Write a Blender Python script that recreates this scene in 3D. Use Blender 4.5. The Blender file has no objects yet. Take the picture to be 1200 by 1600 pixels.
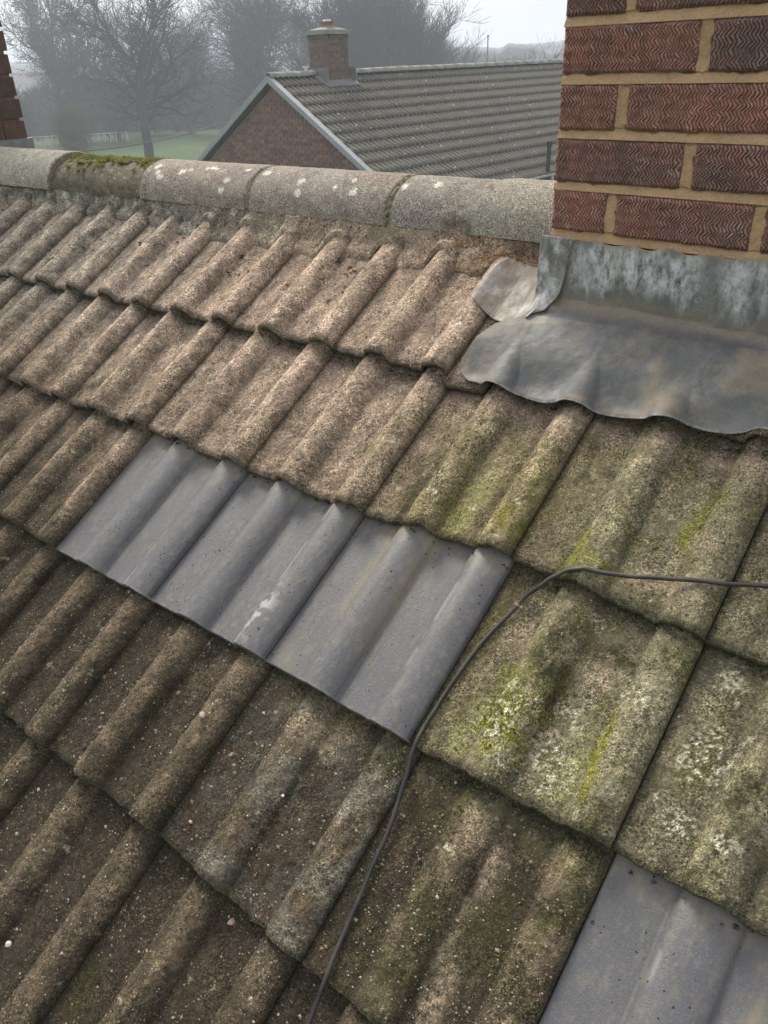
import bpy, math, random
import numpy as np
from mathutils import Matrix, Vector, Euler
R_ = math.radians
rng = np.random.default_rng(7)
random.seed(7)
scene = bpy.context.scene
COL = scene.collection

# ------------------------------------------------------------------ camera
cam_d = bpy.data.cameras.new('camera'); cam = bpy.data.objects.new('camera', cam_d); COL.objects.link(cam)
CM = ((0.785605039, 0.617815147, -0.033603077), (0.284729195, -0.409207321, -0.866878685), (-0.549321407, 0.671456486, -0.497385343))
CAM = Vector((1.092322, -1.169225, 0.514513))
m = Matrix(((CM[0][0], -CM[1][0], -CM[2][0], CAM.x), (CM[0][1], -CM[1][1], -CM[2][1], CAM.y), (CM[0][2], -CM[1][2], -CM[2][2], CAM.z), (0, 0, 0, 1)))
cam.matrix_world = m
cam_d.sensor_fit = 'VERTICAL'; cam_d.sensor_height = 24; cam_d.lens = 24 * 1232.95 / 1600
cam_d.clip_start = 0.02; cam_d.clip_end = 3000
scene.camera = cam
scene.render.resolution_x = 768; scene.render.resolution_y = 1024

# ------------------------------------------------------------------ light
SUN_DIR = Vector((-0.62, 0.34, 0.70)).normalized()          # towards the sun: left of and beyond the ridge
sun_el = math.asin(SUN_DIR.z); sun_az = math.atan2(SUN_DIR.x, SUN_DIR.y)
w = bpy.data.worlds.new('World'); scene.world = w; w.use_nodes = True
nt = w.node_tree; nt.nodes.clear()
sky = nt.nodes.new('ShaderNodeTexSky'); sky.sky_type = 'NISHITA'; sky.sun_disc = False
sky.sun_elevation = sun_el; sky.sun_rotation = sun_az
sky.air_density = 1.0; sky.dust_density = 4.0; sky.ozone_density = 1.0
ss = nt.nodes.new('ShaderNodeVectorMath'); ss.operation = 'SCALE'; ss.inputs['Scale'].default_value = 0.10
nt.links.new(sky.outputs[0], ss.inputs[0])
tc = nt.nodes.new('ShaderNodeTexCoord'); nz = nt.nodes.new('ShaderNodeTexNoise'); nz.inputs['Scale'].default_value = 2.2; nz.inputs['Detail'].default_value = 5
nt.links.new(tc.outputs['Generated'], nz.inputs['Vector'])
cr = nt.nodes.new('ShaderNodeMapRange'); cr.inputs[1].default_value = .3; cr.inputs[2].default_value = .7; cr.inputs[3].default_value = .8; cr.inputs[4].default_value = 1.1
nt.links.new(nz.outputs[0], cr.inputs[0])
cl = nt.nodes.new('ShaderNodeVectorMath'); cl.operation = 'SCALE'; cl.inputs[0].default_value = (0.88, 0.885, 0.90)
nt.links.new(cr.outputs[0], cl.inputs['Scale'])
mx = nt.nodes.new('ShaderNodeMix'); mx.data_type = 'RGBA'; mx.inputs[0].default_value = 0.85     # thin high cloud over the sky
nt.links.new(ss.outputs[0], mx.inputs[6]); nt.links.new(cl.outputs[0], mx.inputs[7])
bg = nt.nodes.new('ShaderNodeBackground'); bg.inputs[1].default_value = 1.0
out = nt.nodes.new('ShaderNodeOutputWorld')
nt.links.new(mx.outputs[2], bg.inputs[0]); nt.links.new(bg.outputs[0], out.inputs[0])
sl = bpy.data.lights.new('sun', 'SUN'); sl.energy = 3.9; sl.angle = R_(24); sl.color = (1.0, 0.93, 0.82)
so = bpy.data.objects.new('sun', sl); COL.objects.link(so)
so.rotation_euler = (-SUN_DIR).to_track_quat('-Z', 'Y').to_euler(); so.location = (-5, 8, 12)
vs = scene.view_settings; vs.view_transform = 'Standard'; vs.look = 'None'; vs.exposure = 0.30; vs.gamma = 1; vs.use_curve_mapping = False
scene.render.engine = 'CYCLES'
scene.cycles.max_bounces = 6; scene.cycles.volume_bounces = 1

# ------------------------------------------------------------------ numpy noise
_T = rng.random((256, 256)).astype(np.float64)
def vn(x, y, seed=0):
    x = np.asarray(x, float) + seed * 17.31; y = np.asarray(y, float) + seed * 7.77
    xi = np.floor(x).astype(int); yi = np.floor(y).astype(int); fx = x - xi; fy = y - yi
    fx = fx * fx * (3 - 2 * fx); fy = fy * fy * (3 - 2 * fy)
    a = _T[xi & 255, yi & 255]; b = _T[(xi + 1) & 255, yi & 255]; c = _T[xi & 255, (yi + 1) & 255]; d = _T[(xi + 1) & 255, (yi + 1) & 255]
    return (a * (1 - fx) + b * fx) * (1 - fy) + (c * (1 - fx) + d * fx) * fy
def fbm(x, y, o=4, seed=0):
    s = 0; a = .5; t = 0
    for i in range(o):
        s = s + a * vn(x, y, seed + i * 3); t += a; a *= .5; x = x * 2.03; y = y * 2.03
    return s / t
def sst(a, b, x):
    t = np.clip((np.asarray(x, float) - a) / (b - a), 0, 1); return t * t * (3 - 2 * t)

# ------------------------------------------------------------------ materials
def nodes(name):
    mt = bpy.data.materials.new(name); mt.use_nodes = True; t = mt.node_tree; t.nodes.clear()
    o = t.nodes.new('ShaderNodeOutputMaterial'); b = t.nodes.new('ShaderNodeBsdfPrincipled'); t.links.new(b.outputs[0], o.inputs[0])
    return mt, t, b
class NG:
    def __init__(s, t): s.t = t
    def n(s, typ, **kw):
        x = s.t.nodes.new(typ)
        for k, v in kw.items():
            setattr(x, k, v)
        return x
    def l(s, a, b): s.t.links.new(a, b)
    def coord(s, kind='Object', rnd=True, scale=(1, 1, 1)):
        c = s.n('ShaderNodeTexCoord'); v = c.outputs[kind]
        if scale != (1, 1, 1):
            mm = s.n('ShaderNodeMapping'); mm.inputs['Scale'].default_value = scale; s.l(v, mm.inputs[0]); v = mm.outputs[0]
        if rnd:
            oi = s.n('ShaderNodeObjectInfo'); sc = s.n('ShaderNodeMath', operation='MULTIPLY'); sc.inputs[1].default_value = 37.0
            s.l(oi.outputs['Random'], sc.inputs[0]); ad = s.n('ShaderNodeVectorMath', operation='ADD'); s.l(v, ad.inputs[0]); s.l(sc.outputs[0], ad.inputs[1]); v = ad.outputs[0]
        return v
    def noise(s, v, scale, detail=4, rough=.6):
        x = s.n('ShaderNodeTexNoise'); x.inputs['Scale'].default_value = scale; x.inputs['Detail'].default_value = detail; x.inputs['Roughness'].default_value = rough
        s.l(v, x.inputs['Vector']); return x.outputs[0]
    def voro(s, v, scale, rnd=1):
        x = s.n('ShaderNodeTexVoronoi'); x.inputs['Scale'].default_value = scale; x.inputs['Randomness'].default_value = rnd; s.l(v, x.inputs['Vector']); return x
    def rmap(s, v, a, b, c, d):
        x = s.n('ShaderNodeMapRange'); s.l(v, x.inputs[0])
        for i, q in enumerate((a, b, c, d)): x.inputs[i + 1].default_value = q
        return x.outputs[0]
    def math(s, op, a, b):
        x = s.n('ShaderNodeMath', operation=op)
        for i, q in enumerate((a, b)):
            if isinstance(q, (int, float)): x.inputs[i].default_value = q
            else: s.l(q, x.inputs[i])
        return x.outputs[0]
    def mix(s, f, a, b, blend='MIX'):
        x = s.n('ShaderNodeMix', data_type='RGBA', blend_type=blend)
        for i, q in ((0, f), (6, a), (7, b)):
            if isinstance(q, (int, float)): x.inputs[i].default_value = q
            elif isinstance(q, tuple): x.inputs[i].default_value = (*q, 1)
            else: s.l(q, x.inputs[i])
        return x.outputs[2]
    def scale(s, c, f):
        x = s.n('ShaderNodeVectorMath', operation='SCALE'); 
        if isinstance(c, tuple): x.inputs[0].default_value = c
        else: s.l(c, x.inputs[0])
        s.l(f, x.inputs['Scale']); return x.outputs[0]
    def attr(s, name):
        x = s.n('ShaderNodeAttribute'); x.attribute_name = name; return x
    def bump(s, h, bsdf, dist=.001, strength=1, normal=None):
        x = s.n('ShaderNodeBump'); x.inputs['Distance'].default_value = dist; x.inputs['Strength'].default_value = strength
        s.l(h, x.inputs['Height'])
        if normal: s.l(normal, x.inputs['Normal'])
        s.l(x.outputs[0], bsdf.inputs['Normal']); return x.outputs[0]

def mat_grainy(name, base=None, grain=480, bumpd=.0024, speck=.93, rough=.93, contrast=(.72, 1.28), speck_col=(.50, .46, .38)):
    mt, t, b = nodes(name); g = NG(t); v = g.coord()
    col = g.attr('albedo').outputs['Color'] if base is None else None
    if base is not None: col = g.mix(0.0, base, base)
    n1 = g.noise(v, 45, 6, .65); n2 = g.noise(v, 260, 3, .7)
    vo = g.voro(v, grain); sep = g.n('ShaderNodeSeparateColor'); g.l(vo.outputs['Color'], sep.inputs[0])
    f = g.math('MULTIPLY', g.rmap(n1, .3, .7, contrast[0], contrast[1]), g.rmap(n2, .34, .66, .38, 1.62))
    f = g.math('MULTIPLY', f, g.rmap(sep.outputs[0], 0, 1, .5, 1.55))
    n5 = g.noise(v, 520, 2, .7); f = g.math('MULTIPLY', f, g.rmap(n5, .36, .64, .6, 1.4))
    gs = g.rmap(g.noise(v, 18, 3, .6), .35, .65, .35, 1.0); f = g.math('ADD', g.math('MULTIPLY', f, gs), g.math('SUBTRACT', 1.0, gs))
    c = g.scale(col, f)
    v2 = g.voro(v, grain * .62); s2 = g.n('ShaderNodeSeparateColor'); g.l(v2.outputs['Color'], s2.inputs[0])
    thr = g.math('MULTIPLY', g.rmap(g.noise(v, 700, 2, .8), .3, .7, .1, .62), 1.0)
    sp = g.math('MULTIPLY', g.math('GREATER_THAN', s2.outputs[1], g.rmap(n1, .35, .65, .97, speck - .04)), g.math('LESS_THAN', v2.outputs['Distance'], thr))
    sp = g.math('MULTIPLY', sp, .8)
    pale = g.n('ShaderNodeVectorMath', operation='MULTIPLY_ADD'); g.l(col, pale.inputs[0]); pale.inputs[1].default_value = (2.3, 2.2, 2.0); pale.inputs[2].default_value = (.035, .030, .02)
    c = g.mix(sp, c, pale.outputs[0])
    v3 = g.voro(v, grain * .4); s3 = g.n('ShaderNodeSeparateColor'); g.l(v3.outputs['Color'], s3.inputs[0])
    pit = g.math('MULTIPLY', g.math('GREATER_THAN', s3.outputs[2], .86), g.math('LESS_THAN', v3.outputs['Distance'], .38))
    c = g.mix(g.math('MULTIPLY', pit, .65), c, (.03, .025, .018))
    g.l(c, b.inputs['Base Color']); b.inputs['Roughness'].default_value = rough; b.inputs['Specular IOR Level'].default_value = .3
    n4 = g.noise(v, 1100, 2, .8)
    h = g.math('SUBTRACT', g.math('ADD', g.math('MULTIPLY', n2, .9), g.math('MULTIPLY', n4, .9)), g.math('MULTIPLY', vo.outputs['Distance'], .7))
    h = g.math('ADD', h, g.math('MULTIPLY', n1, .8)); h = g.math('SUBTRACT', h, g.math('MULTIPLY', pit, .8))
    g.bump(h, b, bumpd)
    return mt
M_old = mat_grainy('weathered_concrete_tile')
M_ridge = mat_grainy('ridge_concrete', grain=620, bumpd=.0010, speck=.95, contrast=(.82, 1.18))
M_mortar_roof = mat_grainy('bedding_mortar', grain=300, bumpd=.0016, contrast=(.6, 1.4))

def mat_grey_tile():
    mt, t, b = nodes('new_grey_tile_paint'); g = NG(t); v = g.coord()
    n1 = g.noise(v, 9, 4, .6); n2 = g.noise(v, 500, 2, .6); n3 = g.noise(v, 60, 5, .7)
    c = g.mix(g.rmap(n1, .3, .7, 0, 1), (.098, .098, .105), (.114, .113, .120))
    c = g.scale(c, g.rmap(n2, .34, .66, .86, 1.14))
    # dusty film
    c = g.mix(g.rmap(g.noise(v, 190, 4, .7), .52, .75, 0, .35), c, (.26, .25, .23))
    sc = g.attr('scuff').outputs['Fac']
    c = g.mix(sc, c, (.42, .42, .42))
    st = g.attr('stain').outputs['Fac']; c = g.mix(st, c, (.24, .21, .14))
    vo = g.voro(v, 210); s = g.n('ShaderNodeSeparateColor'); g.l(vo.outputs['Color'], s.inputs[0])
    big = g.rmap(g.noise(v, 14, 2), .45, .68, .996, .93)
    sp = g.math('MULTIPLY', g.math('GREATER_THAN', s.outputs[0], big), g.math('LESS_THAN', vo.outputs['Distance'], .35))
    c = g.mix(sp, c, (.02, .02, .018))
    g.l(c, b.inputs['Base Color']); g.l(g.rmap(n2, .3, .7, .36, .52), b.inputs['Roughness'])
    b.inputs['Specular IOR Level'].default_value = .45
    g.bump(g.math('ADD', g.math('MULTIPLY', n2, .8), g.math('MULTIPLY', n3, .35)), b, .0007)
    return mt
M_grey = mat_grey_tile()

def mat_brick(name, dark, red, scale=1.0, spec=.35, spread=1.0):
    mt, t, b = nodes(name); g = NG(t); v = g.coord(); oi = g.n('ShaderNodeObjectInfo')
    n1 = g.noise(v, 14 * scale, 4, .6); n2 = g.noise(v, 420 * scale, 3, .7); n3 = g.noise(v, 70 * scale, 4, .7)
    f = g.math('ADD', g.math('MULTIPLY', g.math('SUBTRACT', oi.outputs['Random'], .5), .9 * spread), g.rmap(n1, .3, .7, .05, .95))
    fc = g.n('ShaderNodeClamp'); g.l(f, fc.inputs[0])
    c = g.mix(fc.outputs[0], dark, red)
    c = g.scale(c, g.math('MULTIPLY', g.rmap(n2, .3, .7, .7, 1.3), g.rmap(n3, .3, .7, .75, 1.25)))
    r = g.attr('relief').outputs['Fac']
    c = g.scale(c, g.rmap(r, 0, 1, .48, 1.25)) if name == 'rustic_brick' else c  # grooves darkened in the colour, as shade between the ribs
    if name == 'rustic_brick':   # pale salts caught on the ribs
        sa = g.math('MULTIPLY', g.rmap(g.noise(v, 22, 3, .7), .52, .66, 0, .7), g.math('GREATER_THAN', g.noise(v, 260, 2, .6), .53))
        c = g.mix(g.math('MULTIPLY', sa, r), c, (.5, .47, .44))
    g.l(c, b.inputs['Base Color']); b.inputs['Roughness'].default_value = .8; b.inputs['Specular IOR Level'].default_value = spec
    g.bump(n2, b, .0008)
    return mt
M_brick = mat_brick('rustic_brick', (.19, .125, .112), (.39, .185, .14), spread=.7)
M_brick_far = mat_brick('far_brick', (.14, .08, .065), (.25, .145, .115), .2)
M_brick_pale = mat_brick('hazed_brick', (.12, .09, .078), (.19, .135, .112), .2)  # far chimney brick, greyed in its colour to stand in for haze
M_brick_old = mat_brick('old_brick', (.06, .045, .036), (.13, .07, .05), .5)

def mat_simple(name, c1, c2, s1=8, s2=80, rough=.85, bumpd=.001, spec=.3, metal=0, streak=(1, 1, 1), rnd=True):
    mt, t, b = nodes(name); g = NG(t); v = g.coord(rnd=rnd, scale=streak)
    n1 = g.noise(v, s1, 5, .6); n2 = g.noise(v, s2, 4, .65)
    c = g.mix(g.rmap(n1, .32, .68, 0, 1), c1, c2); c = g.scale(c, g.rmap(n2, .3, .7, .8, 1.2))
    g.l(c, b.inputs['Base Color']); b.inputs['Roughness'].default_value = rough; b.inputs['Specular IOR Level'].default_value = spec; b.inputs['Metallic'].default_value = metal
    if bumpd: g.bump(n2, b, bumpd)
    return mt
M_joint = mat_simple('sandy_mortar', (.52, .345, .20), (.40, .27, .155), 14, 300, .95, .0016)
M_joint_far = mat_simple('far_mortar', (.23, .17, .13), (.19, .13, .10), 3, 40, .95, 0)
M_deck = mat_simple('dark_underlay', (.02, .018, .015), (.035, .03, .024), 20, 200)
M_cable = mat_simple('black_rubber', (.014, .014, .014), (.05, .045, .04), 30, 260, .5, .0004, .5)
M_tie = mat_simple('old_clip', (.16, .12, .09), (.25, .2, .15), 60, 300, .6)
M_moss = mat_simple('moss_green', (.20, .20, .05), (.42, .40, .16), 30, 300, .95, 0)
M_darkmoss = mat_simple('moss_dark', (.025, .024, .01), (.06, .055, .016), 30, 300, .95, 0)
M_grass = mat_simple('grass', (.03, .070, .010), (.045, .095, .015), .06, .9, .95, 0, rnd=False)
M_road = mat_simple('asphalt', (.05, .05, .05), (.07, .07, .07), .5, 20, .9, 0)
M_bark = mat_simple('bark', (.020, .018, .016), (.035, .030, .027), 1, 12, .95, 0)
M_twig = mat_simple('twigs', (.026, .020, .022), (.042, .032, .034), .5, 5, .95, 0)
M_willow = mat_simple('willow_twigs', (.10, .10, .045), (.14, .12, .06), .5, 5, .95, 0)
M_under = mat_simple('undergrowth', (.04, .034, .03), (.07, .055, .045), .3, 3, .95, 0)
M_farwood = mat_simple('far_wood', (.05, .05, .045), (.08, .07, .065), .05, .8, .95, 0)
M_verge = mat_simple('painted_board', (.36, .38, .40), (.28, .30, .32), 2, 30, .6, 0)
M_white = mat_simple('white_plastic', (.7, .7, .7), (.6, .6, .58), 2, 30, .5, 0)
M_dark = mat_simple('dark_pipe', (.03, .03, .033), (.05, .05, .05), 4, 40, .6, 0)
M_render = mat_simple('pale_render', (.62, .6, .55), (.5, .48, .44), .4, 6, .9, 0)
M_slate = mat_simple('slate', (.12, .12, .13), (.18, .17, .17), .6, 6, .8, 0)
M_glass = mat_simple('window_glass', (.03, .035, .04), (.05, .055, .06), 1, 5, .1, 0, .6)
M_clay = mat_simple('clay_pot', (.24, .15, .11), (.3, .2, .15), 4, 60, .8, 0)
M_concrete = mat_simple('pale_concrete', (.30, .30, .27), (.2, .2, .17), 5, 60, .9, 0)
M_pebble = mat_simple('pebble', (.34, .25, .19), (.5, .42, .33), 30, 300, .8, .0005)
M_leadfar = mat_simple('far_lead', (.22, .22, .22), (.16, .165, .165), 4, 40, .6, 0)

def mat_far_tile():
    mt, t, b = nodes('far_roof_tile'); g = NG(t); v = g.coord(scale=(1, 1, 1)); v2 = g.coord(rnd=False)
    n1 = g.noise(v, 5, 5, .7); n2 = g.noise(v, 45, 4, .7); oi = g.n('ShaderNodeObjectInfo')
    c = g.mix(g.rmap(n1, .3, .7, 0, 1), (.070, .064, .050), (.125, .112, .085))
    c = g.scale(c, g.math('MULTIPLY', g.rmap(n2, .3, .7, .65, 1.35), g.rmap(oi.outputs['Random'], 0, 1, .8, 1.2)))
    r = g.attr('relief').outputs['Fac']
    c = g.mix(g.math('MULTIPLY', r, g.rmap(n2, .38, .60, .25, .95)), c, (.27, .25, .20))     # pale roll crests
    vo = g.voro(v, 22); s = g.n('ShaderNodeSeparateColor'); g.l(vo.outputs['Color'], s.inputs[0])
    sp = g.math('MULTIPLY', g.math('GREATER_THAN', s.outputs[0], .985), g.math('LESS_THAN', vo.outputs['Distance'], .4))
    c = g.mix(sp, c, (.55, .55, .5))
    g.l(c, b.inputs['Base Color']); b.inputs['Roughness'].default_value = .9
    return mt
M_fartile = mat_far_tile()

def mat_lead():
    mt, t, b = nodes('weathered_lead'); g = NG(t); v = g.coord(rnd=False); vst = g.coord(rnd=False, scale=(1, .5, .5))
    n1 = g.noise(v, 7, 6, .65); n2 = g.noise(v, 30, 5, .7); n3 = g.noise(v, 300, 3, .6)
    c = g.mix(g.rmap(n1, .35, .65, 0, 1), (.075, .079, .084), (.150, .152, .150))
    c = g.mix(g.rmap(g.noise(v, 12, 5, .7), .48, .66, 0, .8), c, (.19, .175, .14))
    w1 = g.attr('white').outputs['Fac']; tn = g.attr('tan').outputs['Fac']
    c = g.mix(g.math('MULTIPLY', tn, g.rmap(n2, .3, .6, .3, 1.0)), c, (.30, .24, .165))
    c = g.mix(g.math('MULTIPLY', w1, g.rmap(g.noise(vst, 55, 5, .75), .38, .62, 0, 1)), c, (.60, .60, .61))
    c = g.scale(c, g.rmap(n3, .3, .7, .88, 1.12))
    g.l(c, b.inputs['Base Color']); g.l(g.rmap(n2, .3, .7, .58, .82), b.inputs['Roughness']); b.inputs['Specular IOR Level'].default_value = .5
    
    g.bump(g.math('ADD', g.math('MULTIPLY', n1, 4), g.math('ADD', n2, g.math('MULTIPLY', n3, .15))), b, .0012)
    return mt
M_lead = mat_lead()
def mat_grit():
    mt, t, b = nodes('grit'); g = NG(t); a = g.attr('albedo').outputs['Color']; g.l(a, b.inputs['Base Color']); b.inputs['Roughness'].default_value = .8
    return mt
M_grit = mat_grit()

# ------------------------------------------------------------------ object helpers
def link(name, data, parent=None, loc=(0, 0, 0), rot=(0, 0, 0)):
    o = bpy.data.objects.new(name, data); COL.objects.link(o); o.location = loc; o.rotation_euler = rot
    if parent: o.parent = parent
    return o
def tag(o, label=None, cat=None, group=None, kind=None):
    if label: o['label'] = label
    if cat: o['category'] = cat
    if group: o['group'] = group
    if kind: o['kind'] = kind
    return o
def mesh(name, V, F, mat=None, smooth=True, attrs=None):
    V = np.asarray(V, np.float32); me = bpy.data.meshes.new(name)
    if isinstance(F, np.ndarray):
        me.vertices.add(len(V)); me.vertices.foreach_set('co', V.ravel()); n, k = F.shape
        me.loops.add(n * k); me.loops.foreach_set('vertex_index', F.astype(np.int32).ravel())
        me.polygons.add(n); me.polygons.foreach_set('loop_start', np.arange(n, dtype=np.int32) * k)
        me.update(calc_edges=True)
    else:
        me.from_pydata(V.tolist(), [], F)
    me.polygons.foreach_set('use_smooth', np.full(len(me.polygons), smooth))
    if mat: me.materials.append(mat)
    for k, a in (attrs or {}).items():
        a = np.asarray(a, np.float32)
        if a.ndim == 2:
            at = me.attributes.new(k, 'FLOAT_COLOR', 'POINT'); at.data.foreach_set('color', np.c_[a, np.ones(len(a))].astype(np.float32).ravel())
        else:
            at = me.attributes.new(k, 'FLOAT', 'POINT'); at.data.foreach_set('value', a)
    me.update(); return me
def gridF(nx, ny):           # index i*ny+j
    i, j = np.meshgrid(np.arange(nx - 1), np.arange(ny - 1), indexing='ij'); a = (i * ny + j).ravel()
    return np.c_[a, a + ny, a + ny + 1, a + 1]
def box_vf(x0, x1, y0, y1, z0, z1):
    V = [(x0, y0, z0), (x1, y0, z0), (x1, y1, z0), (x0, y1, z0), (x0, y0, z1), (x1, y0, z1), (x1, y1, z1), (x0, y1, z1)]
    return V, [(0, 3, 2, 1), (4, 5, 6, 7), (0, 1, 5, 4), (1, 2, 6, 5), (2, 3, 7, 6), (3, 0, 4, 7)]
class MB:
    def __init__(s): s.V = []; s.F = []
    def add(s, V, F):
        n = len(s.V); s.V += [tuple(v) for v in V]; s.F += [tuple(i + n for i in f) for f in F]
    def box(s, *a): s.add(*box_vf(*a))
    def tube(s, pts, rad, n=8, cap=True):
        pts = [Vector(p) for p in pts]; r = rad if isinstance(rad, (list, tuple)) else [rad] * len(pts); V = []
        up = Vector((0, 0, 1))
        for i, p in enumerate(pts):
            d = (pts[min(i + 1, len(pts) - 1)] - pts[max(i - 1, 0)]).normalized()
            a = d.cross(up); a = a.normalized() if a.length > 1e-3 else Vector((1, 0, 0)); b_ = a.cross(d)
            for k in range(n): q = 2 * math.pi * k / n; V.append(p + (a * math.cos(q) + b_ * math.sin(q)) * r[i])
        F = [(i * n + k, i * n + (k + 1) % n, (i + 1) * n + (k + 1) % n, (i + 1) * n + k) for i in range(len(pts) - 1) for k in range(n)]
        if cap: F += [tuple(range(n)), tuple(reversed(range((len(pts) - 1) * n, len(pts) * n)))]
        s.add(V, F)
    def me(s, name, mat, smooth=False): return mesh(name, s.V, s.F, mat, smooth)
    def build(s, name, mat, parent=None, smooth=False, **k): return link(name, s.me(name, mat, smooth), parent, **k)

# ================================================================== THE NEAR ROOF
PIT = 0.56904; G = 0.30956; W = 0.300; LAP = .0235; TH = .0165; RH = .0280
def profile(x):
    """height of the double-roll profile above the pan, x in tile coordinates 0..0.30"""
    def roll(x, a, b, h, pw=.62):
        t = np.clip((x - a) / (b - a), 0, 1); return h * np.clip(np.sin(np.pi * t), 0, 1) ** pw
    r1 = roll(x, .085, .152, RH, .5)
    t = np.clip((x - .234) / .0657, 0, 1)
    r2 = RH * np.where(t < .5, np.clip(np.sin(np.pi * t), 0, 1) ** .5, np.clip(np.sin(np.pi * t), 0, 1) ** .40)
    return r1 + r2
def grey_profile(x):
    def roll(a, b, h):
        t = np.clip((x - a) / (b - a), 0, 1); return h * np.where(t < .42, np.clip(np.sin(np.pi * t / .84), 0, 1) ** .45, np.cos(np.clip((t - .42) / .58, 0, 1) * np.pi / 2) ** .48)
    return roll(.080, .158, .0235) + np.where(x > .2, roll(.226, .304, .0235), 0)
def tile_h(x, y, flat=1.0):
    return profile(x) * flat - np.asarray(y) * (LAP / G)

CORR = {(-3, 0): (.014, .0028), (-2, 0): (.0036, .001), (-1, 0): (.0067, -.0018), (0, 0): (.0139, -.0031), (1, 0): (.0015, -.0027),
 (-2, 1): (-.0165, .0017), (-1, 1): (-.0200, -.0026), (0, 1): (.0046, .0054), (1, 1): (.0058, .0063), (2, 1): (-.0065, -.0113), (3, 1): (0, .0092),
 (-1, 2): (-.0108, .0056), (0, 2): (-.0008, .0021), (1, 2): (-.0017, -.0021), (2, 2): (-.0055, .0018), (3, 2): (-.0019, -.0033),
 (0, 3): (.0011, -.0053), (1, 3): (.0019, -.0079), (2, 3): (.0097, .0048), (2, 0): (.002, -.010), (3, 0): (0, -.008)}
def corr(k, r):
    if (k, r) in CORR: return CORR[(k, r)]
    q = np.random.default_rng(abs(k * 131 + r * 977) + 5); return tuple(q.normal(0, .003, 2))
GREY = {(-1, 2), (0, 2), (1, 2), (3, 3), (4, 3)}
FLAT = {(1, 3): .62, (2, 3): .62, (1, 4): .8, (3, 2): .85, (2, 2): .82, (2, 1): .70, (0, 4): .9, (1, 1): .88, (3, 1): .66}

# patches of growth and wear, in roof coordinates (u along the ridge, s down the slope): u, s, ru, rs, strength
BRIGHT = [(.703, .530, .040, .060, 1), (.693, .480, .03, .035, .8), (.712, .57, .035, .03, .8), (.838, .504, .012, .05, .9), (.84, .55, .012, .03, .8),
 (.687, .262, .012, .045, .9), (.72, .268, .05, .018, .6), (.822, .15, .018, .05, .8), (.84, .11, .015, .03, .5), (.560, .245, .028, .03, .75), (.578, .258, .02, .02, .6), (.579, .188, .02, .06, .35),
 (.47, .27, .03, .07, .3), (.25, .19, .03, .05, .2)]
WHITE = [(.697, .495, .018, .02), (.728, .584, .022, .012), (.784, .555, .03, .035), (.79, .49, .022, .02), (.953, .552, .022, .02), (1.008, .55, .018, .015), (.762, .341, .02, .015),
 (.699, .301, .008, .008), (.412, .205, .014, .03), (.42, .249, .015, .014), (.567, .211, .01, .01), (.205, .249, .006, .006), (.232, -.079, .007, .009), (.717, .719, .01, .01), (.75, -.032, .008, .008),
 (.945, .356, .02, .03), (.70, .52, .04, .05), (.86, .42, .03, .03), (.95, .47, .04, .05)]
YELLOW = [(.483, .276, .020, .06), (.487, .20, .02, .08), (.823, .545, .035, .06), (.57, .56, .03, .07), (.66, .57, .02, .04)]
DARKM = [(.149, .77, .012, .02), (-1.144, -.081, .02, .03), (.693, .64, .05, .012), (.876, .704, .03, .03), (.554, .667, .05, .02), (.333, 1.135, .03, .04), (.38, .249, .02, .06), (.395, .19, .02, .06),
 (-.564, .246, .02, .01), (.745, .46, .022, .07), (.72, .42, .03, .06), (.865, .62, .03, .05), (.79, .385, .05, .02), (.70, .69, .03, .03), (.80, .78, .04, .06), (.735, .80, .03, .08), (.84, .80, .03, .03), (1.0, .62, .03, .05), (1.01, .50, .02, .07)]
TAN = [(.112, -.127, .05, .08), (.111, -.063, .04, .05), (-.002, -.13, .03, .06), (.47, .675, .03, .03), (.775, .72, .016, .05), (.765, .79, .018, .06), (.785, .86, .016, .05), (.784, .409, .03, .03),
 (.845, .255, .03, .035), (.79, .265, .03, .02), (.578, .43, .03, .06), (.66, .40, .03, .03), (.14, .18, .03, .05), (.835, .19, .02, .03), (.935, .01, .03, .03), (.76, -.01, .04, .03)]
def blobs(L, u, s, fz):
    a = np.zeros_like(u)
    for q in L:
        st = q[4] if len(q) > 4 else 1
        d = np.sqrt(((u - q[0]) / q[2]) ** 2 + ((s - q[1]) / q[3]) ** 2)
        a = np.maximum(a, st * sst(1.35, .35, d + (fz - .5) * 1.6))
    return a
def lerp(a, b, t): return a * (1 - t[..., None]) + b * t[..., None]
C = lambda *a: np.array(a, float)
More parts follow.
